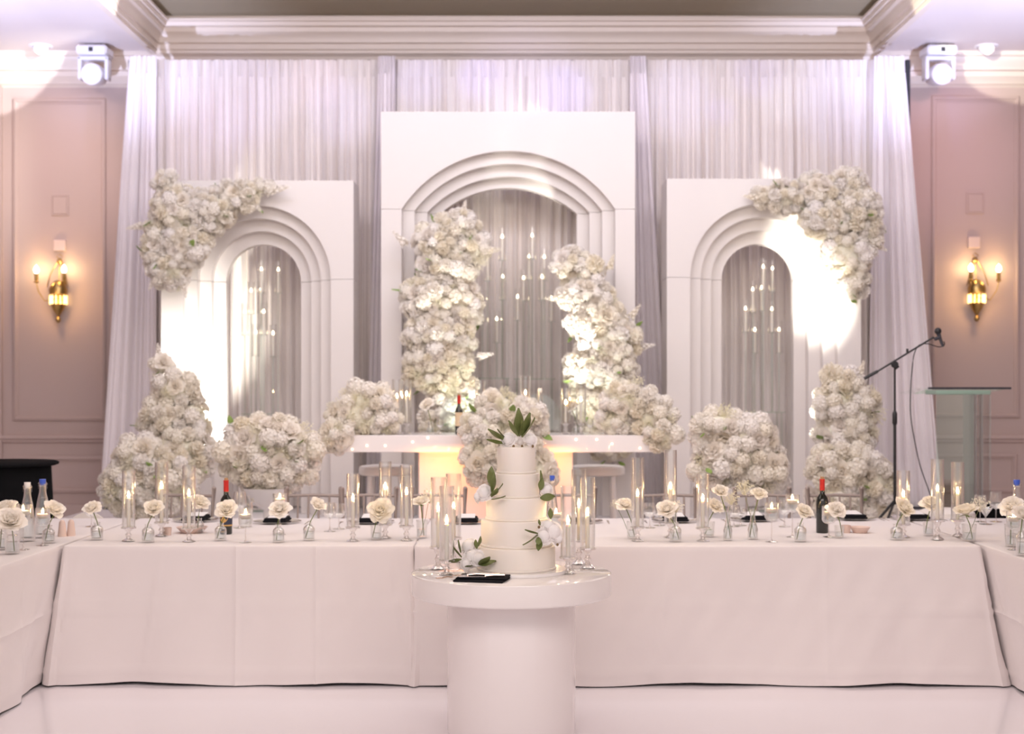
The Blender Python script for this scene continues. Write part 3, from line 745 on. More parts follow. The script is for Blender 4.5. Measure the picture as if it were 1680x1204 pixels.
# floating candles in stemmed glasses
def floating(px, ywax, ybase, lab, z=.76, w=22):
    d = DT(ybase-3, z); s = S(d); loc = Vector(((px-HX)*s, d, z)); H = (ybase-3-ywax)*s
    r = w*s/2
    t = thing('stemmed_glass', 'stemmed glass holding a floating candle, '+lab, 'glass', loc, 0, 'stemmed glasses with floating candles')
    b = H-.055
    obj('bowl', MB().lathe([(.004, b-.004), (r*.8, b+.006), (r+.002, b+.02), (r+.002, H+.045), (r, H+.045), (r, b+.02), (.0, b+.008)], 24, cap=False), M['glass'], t, fix=False)
    obj('stem', MB().lathe([(.034, 0), (.034, .002), (.01, .006), (.0035, .015), (.003, b-.01), (.006, b-.002)], 16), M['solidglass'], t)
    obj('water', MB().lathe([(.001, b+.009), (r*.75, b+.012), (r-.001, b+.024), (r-.001, H-.006), (0, H-.006)], 20), M['water'], t)
    c = thing('floating_candle', 'lit round floating candle, '+lab, 'candle', loc+Vector((0, 0, H-.012)), 0, 'floating candles')
    rw = r-.004
    obj('wax', MB().lathe([(rw*.7, 0), (rw, .012), (rw, .020), (rw*.9, .026), (.004, .022), (0, .022)], 20), M['float_wax'], c)
    part('flame', flame_mb, 'flame', M['flame'], c, (0, 0, .026), scale=.8)
for a in [(70,847,898,'beside the second water bottle at the left corner'),(38,842,905,'by the first water bottle at the left edge'),
          (403,848,893,'right of the gold-labelled wine bottle'),(459,822,880,'behind the cream rose left of the wine glasses'),
          (1266,838,892,'right of the slim bud vases'),(1300,824,884,'left of the red-foil wine bottle'),(1360,843,884,'just right of the red-foil wine bottle'),
          (912,846,880,'behind the cake on its right side'),(1663,852,905,'behind the roses at the right edge')]:
    floating(*a)
# single roses in small clear vases
def vase_mb(kind, W, H):
    r = W/2
    if kind == 'tumbler': prof = [(r*.82, 0), (r*.84, .004), (r, H), (r-.002, H), (r*.80, .012), (0, .010)]
    elif kind == 'bud': prof = [(r*.9, 0), (r, .006), (r, H*.35), (r*.55, H*.6), (r*.45, H*.8), (r*.6, H), (r*.55, H), (r*.4, H*.8), (r*.5, H*.6), (r-.003, H*.34), (r-.003, .012), (0, .012)]
    else: prof = [(r*.95, 0), (r, .005), (r, H*.62), (r*.9, H*.72), (r*.5, H*.84), (r*.5, H*.93), (r*.58, H), (r*.5, H), (r*.42, H*.93), (r*.42, H*.84), (r*.85, H*.71), (r-.003, H*.6), (r-.003, .012), (0, .012)]
    return MB().lathe(prof, 24, cap=False)
def rose_vase(px, ybase, ytop, w, rx, ry, rr, lab, kind='bottle', z=.76, lean=(0, -.35, .9), breath=False, leaf=False, k=0, stems=1, d=None):
    d = d or DT(ybase-3, z); s = S(d); loc = Vector(((px-HX)*s, d, z)); H = (ybase-3-ytop)*s; W = w*s
    t = thing('glass_vase', 'clear '+{'bottle': 'bottle vase', 'tumbler': 'tumbler vase', 'bud': 'bud vase'}[kind]+' with one rose, '+lab, 'vase', loc, 0, 'small clear vases of single roses')
    obj('vessel', vase_mb(kind, W, H), M['glass'], t, fix=False)
    obj('water', MB().lathe([(W/2*.9-.002, .013), (W/2*.93-.003, H*.5), (0, H*.5)], 20), M['water'], t)
    head = P(rx, ry, d)-loc; foot = Vector(((rr*0+(px-rx)*s)*-.0, 0, .016))
    fx = -math.copysign(min(abs(px-rx)*s*.5+.008, W*.3), head.x if abs(head.x) > .003 else 1)
    foot = Vector((fx, 0, .016))
    f = thing('cream_rose', 'single cream rose in a vase, '+lab, 'flower', loc+foot, 0, 'single cream roses along the tables')
    hl = head-foot; rad = rr*s
    mid = hl*.5+Vector((hl.x*-.1, 0, 0))
    obj('stem', MB().tube([(0, 0, 0), mid, hl+Vector((0, .006, -rad*.35))], .0028, 6), M['stem'], f)
    flower('rose_head', k % 2, f, hl, lean, rad*.98, k*1.3)
    r2 = random.Random(int(px))
    if leaf or True:
        for q in range(3):
            a = q*2.1+r2.random(); flower('green_leaf', 0, f, hl+Vector((0, .0, -rad*.42)), (math.cos(a), math.sin(a), -.5), rad*.55)
    if breath:
        b = thing('babys_breath_sprig', 'baby\'s breath sprig in a rose vase, '+lab, 'flower', loc+Vector((-foot.x*.6, .008, .016)), 0, 'baby\'s breath sprigs')
        bh = Vector(((breath[0]-px)*s+foot.x*.6, .02, (ybase-3-breath[1])*s-.016)); 
        obj('stem', MB().tube([(0, 0, 0), bh*.5+Vector((.004, 0, 0)), bh*.85], .0014, 5), M['stem'], b)
        o = flower('babys_breath', 0, b, bh, (0, -.2, 1), breath[2]*s); o.name = 'floret_cloud'
ROSES = [
 (20,912,868,26,18,853,25,'front one at the left edge, a wide tumbler','tumbler',(.2,-.6,.6),False),
 (4,905,866,18,6,832,20,'cut by the left edge of the picture','bottle',(-.2,-.5,.8),False),
 (80,894,862,20,90,834,18,'right of the two water bottles','bottle',(.5,-.4,.7),False),
 (159,889,857,20,151,831,15,'between the water bottles and the leftmost hurricane','bottle',(-.1,-.5,.8),False),
 (243,893,860,20,252,833,17,'just right of the leftmost hurricane','bottle',(.1,-.6,.7),False),
 (327,878,850,15,328,822,16,'behind the third hurricane from the left','bottle',(.4,-.5,.7),False),
 (362,890,858,19,372,835,18,'in front of the gold-labelled wine bottle','bottle',(.1,-.7,.6),False),
 (457,893,860,19,459,833,18,'before the napkin left of the wine glasses','bottle',(0,-.6,.8),False),
 (507,890,856,19,522,827,15,'left of the wine glasses','bottle',(.5,-.4,.7),False),
 (617,889,862,19,624,836,21,'just left of the hurricanes by the cake','tumbler',(0,-.8,.5),False),
 (692,886,853,19,690,822,14,"next to the cake table's left hurricanes",'tumbler',(-.1,-.4,.8),(704,818,18)),
 (1036,887,855,16,1026,826,15,'first one right of the cake table hurricanes','tumbler',(.1,-.5,.8),(1012,830,12)),
 (1108,892,858,20,1094,834,18,'before the tallest hurricane right of the cake','bottle',(-.2,-.6,.7),(1110,835,14)),
 (1163,884,856,20,1174,828,16,'right behind the hurricane by the bud vases','tumbler',(.4,-.5,.7),False),
 (1194,890,838,15,1182,805,14,'left bud vase of the pair','bud',(0,-.6,.8),(1200,822,15)),
 (1235,888,836,17,1246,808,13,'right bud vase of the pair','bud',(.1,-.6,.8),(1222,805,17)),
 (1313,892,858,20,1320,838,15,'left of the red-foil wine bottle','bottle',(.2,-.6,.7),False),
 (1377,886,862,16,1372,834,16,'right of the red-foil wine bottle','tumbler',(0,-.6,.7),False),
 (1471,889,860,20,1484,832,19,'before the hurricane right of the wine bottle','bottle',(.4,-.6,.6),False),
 (1523,882,855,18,1528,824,18,'left of the two right-corner hurricanes','tumbler',(-.1,-.5,.8),False),
 (1590,891,860,24,1584,836,20,'at the right corner of the long table','tumbler',(-.2,-.2,.9),(1610,832,18)),
 (1660,900,860,24,1660,828,20,'cluster at the right edge in a tall tumbler','tumbler',(-.3,-.5,.7),False),
 (1676,915,866,18,1678,842,18,'cut by the right edge of the picture','bottle',(.1,-.6,.7),False)]
for k, (px, yb, yt, w_, rx, ry, rr, lab, kind, lean, br) in enumerate(ROSES):
    rose_vase(px, yb, yt, w_, rx, ry, rr, lab, kind, .76, lean, br, k=k)
rose_vase(706, 712, 688, 13, 700, 662, 12, 'on the head table left of its wine bottle', 'bud', SG+zt_, (-.3, -.6, .6), k=1, d=10.72)
rose_vase(945, 712, 688, 13, 937, 664, 12, 'on the head table near its right end', 'bud', SG+zt_, (-.3, -.6, .6), k=2, d=10.72)
# bottles
def wine(px, ytop, ybase, lab, kind, z=.76, d=None, w=20):
    d = d or DT(ybase-2, z); s = S(d); H = (ybase-2-ytop)*s; r = w*s/2
    t = thing('wine_bottle', lab, 'bottle', ((px-HX)*s, d, z))
    q = H
    obj('body', MB().lathe([(r*.9, 0), (r, .005), (r, q*.56), (r*.85, q*.63), (r*.42, q*.70), (r*.38, q*.74), (r*.38, q*.95), (0, q*.95)], 28), M['wineglass'], t)
    obj('foil', MB().lathe([(r*.42, q*.76), (r*.42, q*.935), (r*.45, q*.94), (r*.45, q*.96), (0, q*.96)], 20), M['foil'], t, label='red foil')
    obj('cork', MB().lathe([(r*.3, q*.96), (r*.32, q), (0, q)], 14), M['cork'], t)
    if kind == 'gold':
        obj('label', MB().lathe([(r*1.015, q*.16), (r*1.015, q*.54)], 28, cap=False), M['navy'], t, label='navy wrap label')
        mb = MB(); n = 20
        vs = [(0, -r*1.03, q*.36)]
        for k in range(n):
            a = 2*PI*k/n; ang = .85*math.cos(a)-.25; vs.append((r*1.03*math.sin(ang), -r*1.03*math.cos(ang), q*.36+q*.15*math.sin(a)))
        vs[0] = (r*1.04*math.sin(-.25), -r*1.06*math.cos(-.25), q*.36)
        mb.add(vs, [(0, k+1, (k+1) % n+1) for k in range(n)]); obj('medallion', mb, M['goldlabel'], t, label='round gold medallion')
        obj('band', MB().lathe([(r*1.025, q*.15), (r*1.025, q*.175)], 28, cap=False), M['goldlabel'], t)
    elif kind == 'cream':
        obj('label', MB().lathe([(r*1.02, q*.20), (r*1.02, q*.54)], 28, cap=False), M['label'], t, label='cream paper label')
    else:
        mb = MB(); n = 10; vs = []
        for k in range(n+1):
            a = .5+1.3*k/n
            for zz in (.18, .22, .44, .50): vs.append((r*1.03*math.sin(a), -r*1.03*math.cos(a), q*zz))
        mb.add(vs, [(k*4+j, k*4+4+j, k*4+5+j, k*4+1+j) for k in range(n) for j in range(3)])
        obj('label', mb, M['label'], t, label='cream paper label turned aside')
wine(371, 784, 878, 'dark wine bottle with red foil and gold medallion label behind a cream rose', 'gold')
wine(1349, 782, 876, 'dark wine bottle with red foil on the right half of the long table', 'dark')
wine(753, 640, 708, 'dark wine bottle with cream label on the head table', 'cream', SG+zt_, 10.75, 13)
def water_bottle(px, ytop, ybase, lab, cap, z=.76, d=None, w=25):
    d = d or DT(ybase-2, z); s = S(d); H = (ybase-2-ytop)*s; r = w*s/2
    t = thing('water_bottle', lab, 'bottle', ((px-HX)*s, d, z)); q = H
    obj('body', MB().lathe([(r*.9, 0), (r, .006), (r*.97, q*.35), (r*.72, q*.62), (r*.45, q*.78), (r*.42, q*.88), (r*.5, q*.89), (r*.5, q*.93), (r*.36, q*.93), (r*.36, q*.8), (r*.6, q*.62), (r*.9, q*.35), (r*.9, .02), (0, .02)], 28, cap=False), M['glass'], t, fix=False)
    obj('water', MB().lathe([(r*.87, .022), (r*.87, q*.35), (r*.57, q*.62), (r*.48, q*.68), (0, q*.68)], 24), M['water'], t)
    obj('stopper', MB().lathe([(r*.34, q*.90), (r*.40, q*.94), (r*.42, q), (0, q)], 16), M[cap], t)
    obj('swing_wire', MB().tube([(-r*.55, 0, q*.84), (-r*.62, 0, q*.92), (-r*.3, 0, q*.985), (r*.3, 0, q*.985), (r*.62, 0, q*.92), (r*.55, 0, q*.84)], .0012, 6), M['chrome'], t)
water_bottle(45, 791, 890, 'clear swing-top water bottle with white stopper at the left corner', 'white_glaze')
water_bottle(70, 786, 884, 'clear swing-top water bottle with blue stopper at the left corner', 'blue')
water_bottle(906, 780, 872, 'clear water bottle with blue stopper behind the cake', 'blue', w=20)
water_bottle(1668, 787, 884, 'clear swing-top water bottle with blue stopper at the right edge', 'blue')
water_bottle(886, 632, 709, 'clear glass carafe bottle on the head table right of the cascade', 'white_glaze', SG+zt_, 10.8, 18)
# wine glasses
def wine_glass(px, ytop, ybase, lab, z=.76, d=None, w=22, flip=0, fl=False):
    d = d or DT(ybase-2, z); s = S(d); H = (ybase-2-ytop)*s; r = w*s/2
    t = thing('wine_glass', lab, 'glass', ((px-HX)*s, d, z), 0, 'wine glasses beside the place settings')
    q = H
    obj('bowl', MB().lathe([(.003, q*.42), (r*.6, q*.48), (r*.95, q*.6), (r, q*.72), (r*.82, q), (r*.80, q), (r*.96, q*.72), (r*.9, q*.6), (.0, q*.45)] if not fl else [(.003, q*.42), (r, q), (r*.97, q), (0, q*.45)], 22, cap=False), M['glass'], t, fix=False)
    obj('stem', MB().lathe([(r*.9, 0), (r*.9, .002), (.008, .006), (.0032, .02), (.0032, q*.40), (.006, q*.43)], 16), M['solidglass'], t)
for a in [(541,824,874,'left wine glass of the pair beside the chairs, left of the cake'),(556,826,870,'right wine glass of the pair beside the chairs, left of the cake'),
          (393,806,868,'tall wine glass just right of the gold-labelled wine bottle'),(404,824,866,'short wine glass behind the floating candle by the wine bottle'),
          (1066,825,868,'wine glass right of the first hurricane beyond the cake'),(1082,830,864,'wine glass beside the tallest hurricane'),
          (1204,828,866,'wine glass seen between the two bud vases'),(1215,832,864,'small wine glass behind the right bud vase'),
          (1287,820,866,'wine glass behind the floating candles left of the wine bottle'),
          (1634,807,858,'tall wine glass near the right corner, upright among the group'),(22,826,880,'wine glass behind the roses at the left edge'),(150,826,866,'wine glass behind the rose left of the first hurricane')]:
    wine_glass(*a)
wine_glass(1617, 832, 862, 'conical cocktail glass near the right corner', fl=True, w=24)
wine_glass(1608, 812, 858, 'round wine glass behind the baby\'s breath near the right corner')
wine_glass(722, 683, 709, 'small wine glass on the head table left of its wine bottle', SG+zt_, 10.8, 12)
wine_glass(968, 683, 709, 'small wine glass on the head table near its right end', SG+zt_, 10.8, 12)
# place settings
def setting(px, py, lab):
    d = DT(py, .76); loc = Vector(((px-HX)*S(d), d, .76))
    t = thing('charger_plate', 'clear glass charger plate '+lab, 'plate', loc, 0, 'glass charger plates along the far side of the long table')
    obj('plate', MB().lathe([(.09, 0), (.10, .004), (.150, .012), (.152, .015), (.10, .008), (0, .006)], 40, cap=False), M['solidglass'], t, fix=False)
    n = thing('napkin', 'folded black napkin lying on the charger plate '+lab, 'napkin', loc+Vector((0, 0, .012)), 0, 'black napkins on the charger plates')
    obj('cloth', MB().bbox(-.075, -.11, 0, .075, .10, .016, .006).bbox(-.07, -.105, .016, .07, .09, .026, .005), M['black'], n)
    m = obj('menu_card', MB().box(-.055, -.085, 0, .055, .12, .0015, Matrix.Rotation(.06, 4, 'X')), M['paper'], None, loc+Vector((0, 0, .0395)), smooth=False)
    tag(m, 'white menu card on the black napkin '+lab, 'card', 'white menu cards on the napkins')
    for sx, nm in ((-.19, 'fork'), (.185, 'knife')):
        mb = MB().bbox(-.004, -.10, 0, .004, .03, .003, .001)
        if nm == 'fork':
            mb.box(-.011, .03, 0, .011, .05, .003)
            for q in range(4): mb.box(-.011+q*.0065, .05, 0, -.0085+q*.0065, .09, .003)
        else: mb.prism([(-.004, 0), (.008, 0), (.010, .002), (-.004, .003)], .03, .115)
        o = obj(nm, mb, M['chrome'], None, loc+Vector((sx, 0, 0)))
        tag(o, 'polished steel %s beside the charger plate %s' % (nm, lab), nm, 'cutlery beside the charger plates')
for a in [(322,855,'in front of the leftmost chair'),(455,858,'left of the wine glasses'),(608,858,'behind the largest rose'),(765,858,'just left of the cake'),
          (950,857,'just right of the cake'),(1108,856,'behind the tallest hurricane'),(1236,854,'behind the slim bud vases'),(1398,852,'right of the red-foil wine bottle'),(1500,852,'near the right table corner')]:
    setting(*a)
# small blush dishes and shakers
for px, py, w_, lab in ((315, 874, 52, 'wide blush ceramic bowl behind the third hurricane from the left'), (1411, 874, 34, 'wide blush ceramic bowl right of the red-foil wine bottle')):
    d = DT(py, .76); r = w_*S(d)/2
    o = obj('dish', MB().lathe([(r*.6, 0), (r*.65, .003), (r*.98, .034), (r, .036), (r*.94, .036), (r*.6, .008), (0, .006)], 28), M['clay'], None, ((px-HX)*S(d), d, .76))
    tag(o, lab, 'bowl')
for px, py, lab in ((274, 878, 'small blush ceramic cup behind the second cream rose on the long table'), (1388, 874, 'small blush ceramic cup beside the right blush bowl')):
    d = DT(py, .76); r = 8*S(d)
    o = obj('cup', MB().lathe([(r*.8, 0), (r, .045), (r*.92, .045), (r*.72, .005), (0, .005)], 24), M['clay'], None, ((px-HX)*S(d), d, .76))
    tag(o, lab, 'cup')
for px, lab in ((102, 'left one of two beige ceramic shakers at the left corner'), (114, 'right one of two beige ceramic shakers at the left corner')):
    d = DT(880, .76); r = 7*S(d)
    t = thing('shaker', lab, 'shaker', ((px-HX)*S(d), d+(.03 if px > 110 else 0), .76))
    obj('body', MB().lathe([(r, 0), (r*1.02, .01), (r*.72, .075), (r*.6, .088), (0, .09)], 24), M['clay'], t)
    obj('cap', MB().lathe([(r*.5, .088), (r*.4, .094), (0, .096)], 16), M['clay'], t)
# ------------------------------------------------------------------ the cake
cz0 = .75; cs = S(CD); ccx = (847-HX)*cs
bd = obj('cake_board', MB().lathe([(.242, 0), (.245, .003), (.245, .012), (.242, .016), (0, .016)], 72), M['white_glaze'], None, (ccx, CD, cz0))
tag(bd, 'round white cake board under the tiered cake', 'cake board')
ck = thing('wedding_cake', 'five-tier ivory wedding cake on the round table', 'cake', (ccx, CD, cz0+.016))
tiers = [(128, 900), (116, 856), (99, 818), (75, 777), (63, 733)]
zb = 0.0
for k, (w_, yt) in enumerate(tiers):
    r = w_*cs/2; zt2 = HZ-(yt+ (1 if k else 2)-HY)*(CD-r)/F-cz0-.016
    # row yt is the near top rim; take it at the near edge of the tier
    b = .007
    obj('tier', MB().lathe([(r, zb), (r, zt2-b), (r-b*.3, zt2-b*.3), (r-b, zt2), (0, zt2)], 72), M['cake'], ck)
    obj('icing_band', MB().lathe([(r, zb), (r+.004, zb+.002), (r+.005, zb+.006), (r+.004, zb+.010), (r, zb+.012)], 72, cap=False), M['cake'], ck)
    zb = zt2
CTOP = cz0+.016+zb
def spray(label, loc, blooms, leaves, buds=()):
    t = thing('flower_spray', label, 'flower', loc, 0, None)
    for k, (dx_, dy_, dz_, s, dr) in enumerate(blooms): flower('peony_bloom', k % 2, t, (dx_, dy_, dz_), dr, s, k)
    for (dx_, dy_, dz_, s, dr, rl) in leaves: flower('leaf', 0, t, (dx_, dy_, dz_), dr, s, rl)
    if buds:
        mb = MB()
        for (a, b, c) in buds: mb.ball((a, b, c), .006, 8, 6, 1.2)
        obj('bud', mb, M['twig'], t)
    return t
def CP(px, py, yoff): # a point on the plane a little in front of the cake axis
    return P(px, py, CD+yoff)
v = lambda a, b: (a, 0, b)
tp = CP(853, 733, -.02); tp.z = CTOP
u_ = cs
spray('white peonies with upright olive leaves on the top tier of the cake', tp,
    [(-.054, 0, .036, .038, (-.3, -.9, .5)), (.050, 0, .034, .036, (.3, -.9, .5)), (0, .05, .03, .034, (0, .6, .8))],
    [(0, 0, .055, .125, (.12, -.1, 1), 0), (-.005, .01, .05, .105, (-.25, -.1, 1), .4), (.01, -.01, .05, .115, (.5, -.2, .9), -.3), (.01, -.01, .045, .11, (.75, -.2, .75), .2),
     (-.01, -.01, .05, .085, (-.7, -.2, .8), .3), (.0, -.02, .05, .08, (.3, -.3, .8), .6), (-.07, 0, .03, .095, (-1, -.1, .42), .5), (-.07, 0, .015, .09, (-1, -.2, .02), -.4), (-.06, 0, .03, .07, (-.8, .1, .6), .3)],
    [(-.03, -.03, .004), (.01, -.03, .004), (.06, -.03, .004)])
p = CP(796, 808, -.12)
spray('white rose with olive leaves tucked against the second tier, left side of the cake', p,
    [(-.005, 0, 0, .042, (-.3, -.9, .3)), (-.035, .02, -.02, .032, (-.8, -.4, .2))],
    [(.03, -.01, .02, .10, (-.15, -.2, 1), 0), (.035, -.02, .0, .09, (.25, -.3, 1), .3), (.035, -.03, -.01, .075, (.8, -.3, .6), .3), (.03, -.03, -.03, .07, (.9, -.3, .05), .1), (.03, -.02, -.02, .07, (.3, -.5, .3), 0)])
p = CP(893, 804, -.06)
spray('white rose with a dark leaf beside the second tier, right side of the cake', p,
    [(.012, 0, 0, .038, (.5, -.8, .2))], [(-.01, -.01, .02, .075, (.1, -.3, 1), .9), (-.02, -.02, .0, .06, (.1, -.4, .9), -.6), (-.02, -.02, -.035, .075, (1, -.2, .05), 1.2)])
p = CP(893, 880, -.17)
spray('pair of white peonies with olive leaves on the right side of the lower tiers', p,
    [(-.005, 0, 0, .045, (0, -1, .2)), (.045, .02, .02, .05, (.5, -.8, .3)), (.02, .03, .045, .04, (.2, -.6, .7)), (.065, .03, -.01, .035, (.8, -.6, -.1))],
    [(-.03, -.02, .01, .085, (-.6, -.3, -.6), .3), (-.03, -.025, .015, .065, (-.8, -.3, .1), .3), (-.02, -.03, -.01, .06, (-.1, -.4, -.9), 0), (-.03, -.03, .0, .055, (.1, -.6, -.6), .3), (-.02, 0, .05, .03, (-.3, -.4, .9), 0), (.03, .0, .08, .05, (0, -.2, 1), .2)], [(.06, -.02, -.035), (-.025, -.02, .045)])
p = CP(775, 914, -.10)
spray('white peonies with green leaves at the foot of the cake, left side', p,
    [(0, 0, 0, .052, (-.2, -.9, .3)), (-.02, .03, .05, .045, (-.4, -.6, .6)), (.03, -.02, -.005, .042, (.3, -.9, .2)), (-.03, -.02, -.03, .034, (-.6, -.8, .1))],
    [(.03, -.04, -.03, .09, (.9, -.3, .05), .5), (.03, -.04, -.03, .08, (.5, -.5, .25), -.4), (.0, -.05, -.035, .07, (-.2, -.6, -.05), .3), (-.05, -.01, .0, .065, (-.8, -.2, .7), .2), (-.05, -.01, -.01, .06, (-1, -.2, -.3), .8), (-.055, .0, .02, .06, (-.4, 0, 1), .4), (.03, .0, .05, .05, (.3, -.3, .8), .1), (.02, -.01, .04, .045, (-.2, -.4, .9), 0)])
# napkin with cake knife and server
np_ = P(790, 947, CD-.30); np_.z = .75
n = thing('napkin', 'folded black napkin in front of the cake with the serving set on it', 'napkin', np_, -.22)
obj('cloth', MB().bbox(-.115, -.075, 0, .115, .085, .010, .004).bbox(-.11, -.05, .010, .12, .095, .018, .004, Matrix.Rotation(.06, 4, 'Z')), M['black'], n)
kn = thing('cake_server', 'rose-tinted steel cake server with a broad blade lying on the black napkin', 'cake server', np_+Vector((-.02, 0, .0215)), .12)
obj('blade', MB().prism([(-.11, 0), (-.04, 0), (-.04, .002), (-.11, .002)], -.02, .03), M['chrome'], kn)
obj('handle', MB().tube([(-.045, .005, .004), (.0, .0, .008), (.06, -.008, .005), (.10, -.012, .006)], [.004, .005, .007, .008], 8), M['rosegold'], kn)
kn = thing('cake_knife', 'rose-tinted steel cake knife lying beside the server on the black napkin', 'knife', np_+Vector((.0, -.03, .0215)), .05)
obj('blade', MB().prism([(-.10, 0), (.02, 0), (.02, .0015), (-.10, .0015)], -.008, .010), M['chrome'], kn)
obj('handle', MB().tube([(.015, 0, .003), (.06, .004, .006), (.105, 0, .006)], [.004, .006, .008], 8), M['rosegold'], kn)
fk = P(733, 945, CD-.22); fk.z = .75
o = obj('fork', MB().tube([(.03, .0, .004), (.0, .0, .006), (-.02, -.002, .003)], .003, 6).box(-.05, -.013, .001, -.02, .011, .003), M['rosegold'], None, fk, (0, 0, .3))
tag(o, 'small steel fork at the left edge of the black napkin on the cake table', 'fork')
# ------------------------------------------------------------------ chairs behind the long table
def chair(px, lab, rot=0):
    d = 9.68; x = (px-HX)*S(d)
    t = thing('banquet_chair', 'silver-brown slatted chair, '+lab, 'chair', (x, d-.22, 0), rot, 'slatted banquet chairs behind the long table')
    W = .18; H = .915
    for sx in (-1, 1):
        part(('post', sx), lambda sx=sx: MB().tube([(sx*W, .24, 0), (sx*W, .20, .45), (sx*W*1.0, .20, .6), (sx*W*1.04, .24, H)], .017, 8).ball((sx*W*1.04, .243, H), .017, 8, 6), 'rear_post', M['chair'], t)
        part(('fl', sx), lambda sx=sx: MB().tube([(sx*W, -.18, 0), (sx*W, -.18, .44)], .013, 8), 'front_leg', M['chair'], t)
    part('toprail', lambda: MB().tube([(-W*1.03, .238, H-.05), (0, .25, H-.045), (W*1.03, .238, H-.05)], .011, 8), 'top_rail', M['chair'], t)
    part('lowrail', lambda: MB().tube([(-W, .215, .70), (0, .222, .70), (W, .215, .70)], .010, 8), 'lower_rail', M['chair'], t)
    part('seatfr', lambda: MB().bbox(-.185, -.19, .43, .185, .20, .455, .006), 'seat', M['chair'], t)
    part('cush', lambda: MB().bbox(-.19, -.19, .455, .19, .19, .49, .014), 'cushion', M['cushion'], t)
    for k in range(4):
        xx = -W*.6+k*W*.4
        part('spind', lambda: MB().tube([(0, .215, .70), (0, .24, H-.05)], .007, 6), 'spindle', M['chair'], t, (xx, 0, 0))
    part('stretch', lambda: MB().tube([(-W, -.18, .18), (W, -.18, .18)], .008, 6).tube([(-W, .225, .2), (W, .225, .2)], .008, 6).tube([(-W, -.18, .22), (-W, .225, .22)], .008, 6).tube([(W, -.18, .22), (W, .225, .22)], .008, 6), 'stretcher', M['chair'], t)
for k, (px, lab) in enumerate([(303,'leftmost one, left of the gold-labelled wine bottle'),(514,'left one of the two left of the cake, beside the wine glasses'),(608,'right one of the two left of the cake, behind two hurricanes'),(716,'behind the left hurricanes of the cake table'),
        (932,'behind the right hurricanes of the cake table'),(1100,'behind the tallest hurricane right of the cake'),(1248,'between the bud vases and the red-foil wine bottle'),(1370,'rightmost one, just right of the red-foil wine bottle')]):
    chair(px, lab, .05*((k % 3)-1))
# rounded ghost chair at the left, and stools / ghost chairs at the head table
gc = thing('rounded_chair', 'rounded pale chair back rising behind the left corner of the tables', 'chair', (P(130, 0, 9.6).x, 9.6, 0))
prof = [(-.14+.28*k/12, .835+.0) for k in range(13)]
mb = MB(); nn = 16
pts = [(-.15, .45)]+[(.15*math.cos(PI-PI*k/nn), .60+.145*math.sin(PI*k/nn)) for k in range(nn+1)]+[(.15, .45)]
obj('backrest', mb.prism(pts, .19, .205), M['cushion'], gc)
obj('seat', MB().bbox(-.2, -.2, .43, .2, .21, .46, .01), M['cushion'], gc)
for sx in (-1, 1):
    for sy in (-1, 1): obj('leg', MB().tube([(sx*.18, sy*.18, 0), (sx*.17, sy*.17, .43)], .014), M['white_glaze'], gc)
for px, lab in ((634, 'left white round-topped stool under the head table'), (980, 'right white round-topped stool under the head table')):
    d = 11.42; t = thing('stool', lab, 'stool', ((px-HX)*S(d)+(-.0), d, SG))
    r = .225
    obj('seat', MB().lathe([(r-.02, .40), (r, .41), (r, .455), (r-.01, .47), (r-.04, .478), (0, .48)], 40), M['cushion'], t)
    for k in range(4):
        a = PI/4+k*PI/2
        obj('leg', MB().tube([(.19*math.cos(a), .19*math.sin(a), 0), (.17*math.cos(a), .17*math.sin(a), .41)], .02), M['white_glaze'], t)
for px, lab in ((757, 'round-backed clear ghost chair left of the cascade behind the head table'), (884, 'round-backed clear ghost chair right of the cascade behind the head table')):
    d = 11.3; t = thing('ghost_chair', lab, 'chair', ((px-HX)*S(d), d, SG), 0, 'clear ghost chairs behind the head table')
    pts = [(-.17, .5)]+[(.18*math.cos(PI-PI*k/18), .86+.20*math.sin(PI*k/18)) for k in range(19)]+[(.17, .5)]
    obj('backrest', MB().prism(pts, .12, .13), M['acrylrod'], t)
    obj('seat', MB().bbox(-.2, -.15, .44, .2, .13, .46, .006), M['acrylrod'], t)
    for sx in (-1, 1):
        for sy in (-1, 1): obj('leg', MB().tube([(sx*.18, sy*.13, 0), (sx*.17, sy*.12, .44)], .014), M['acrylrod'], t)
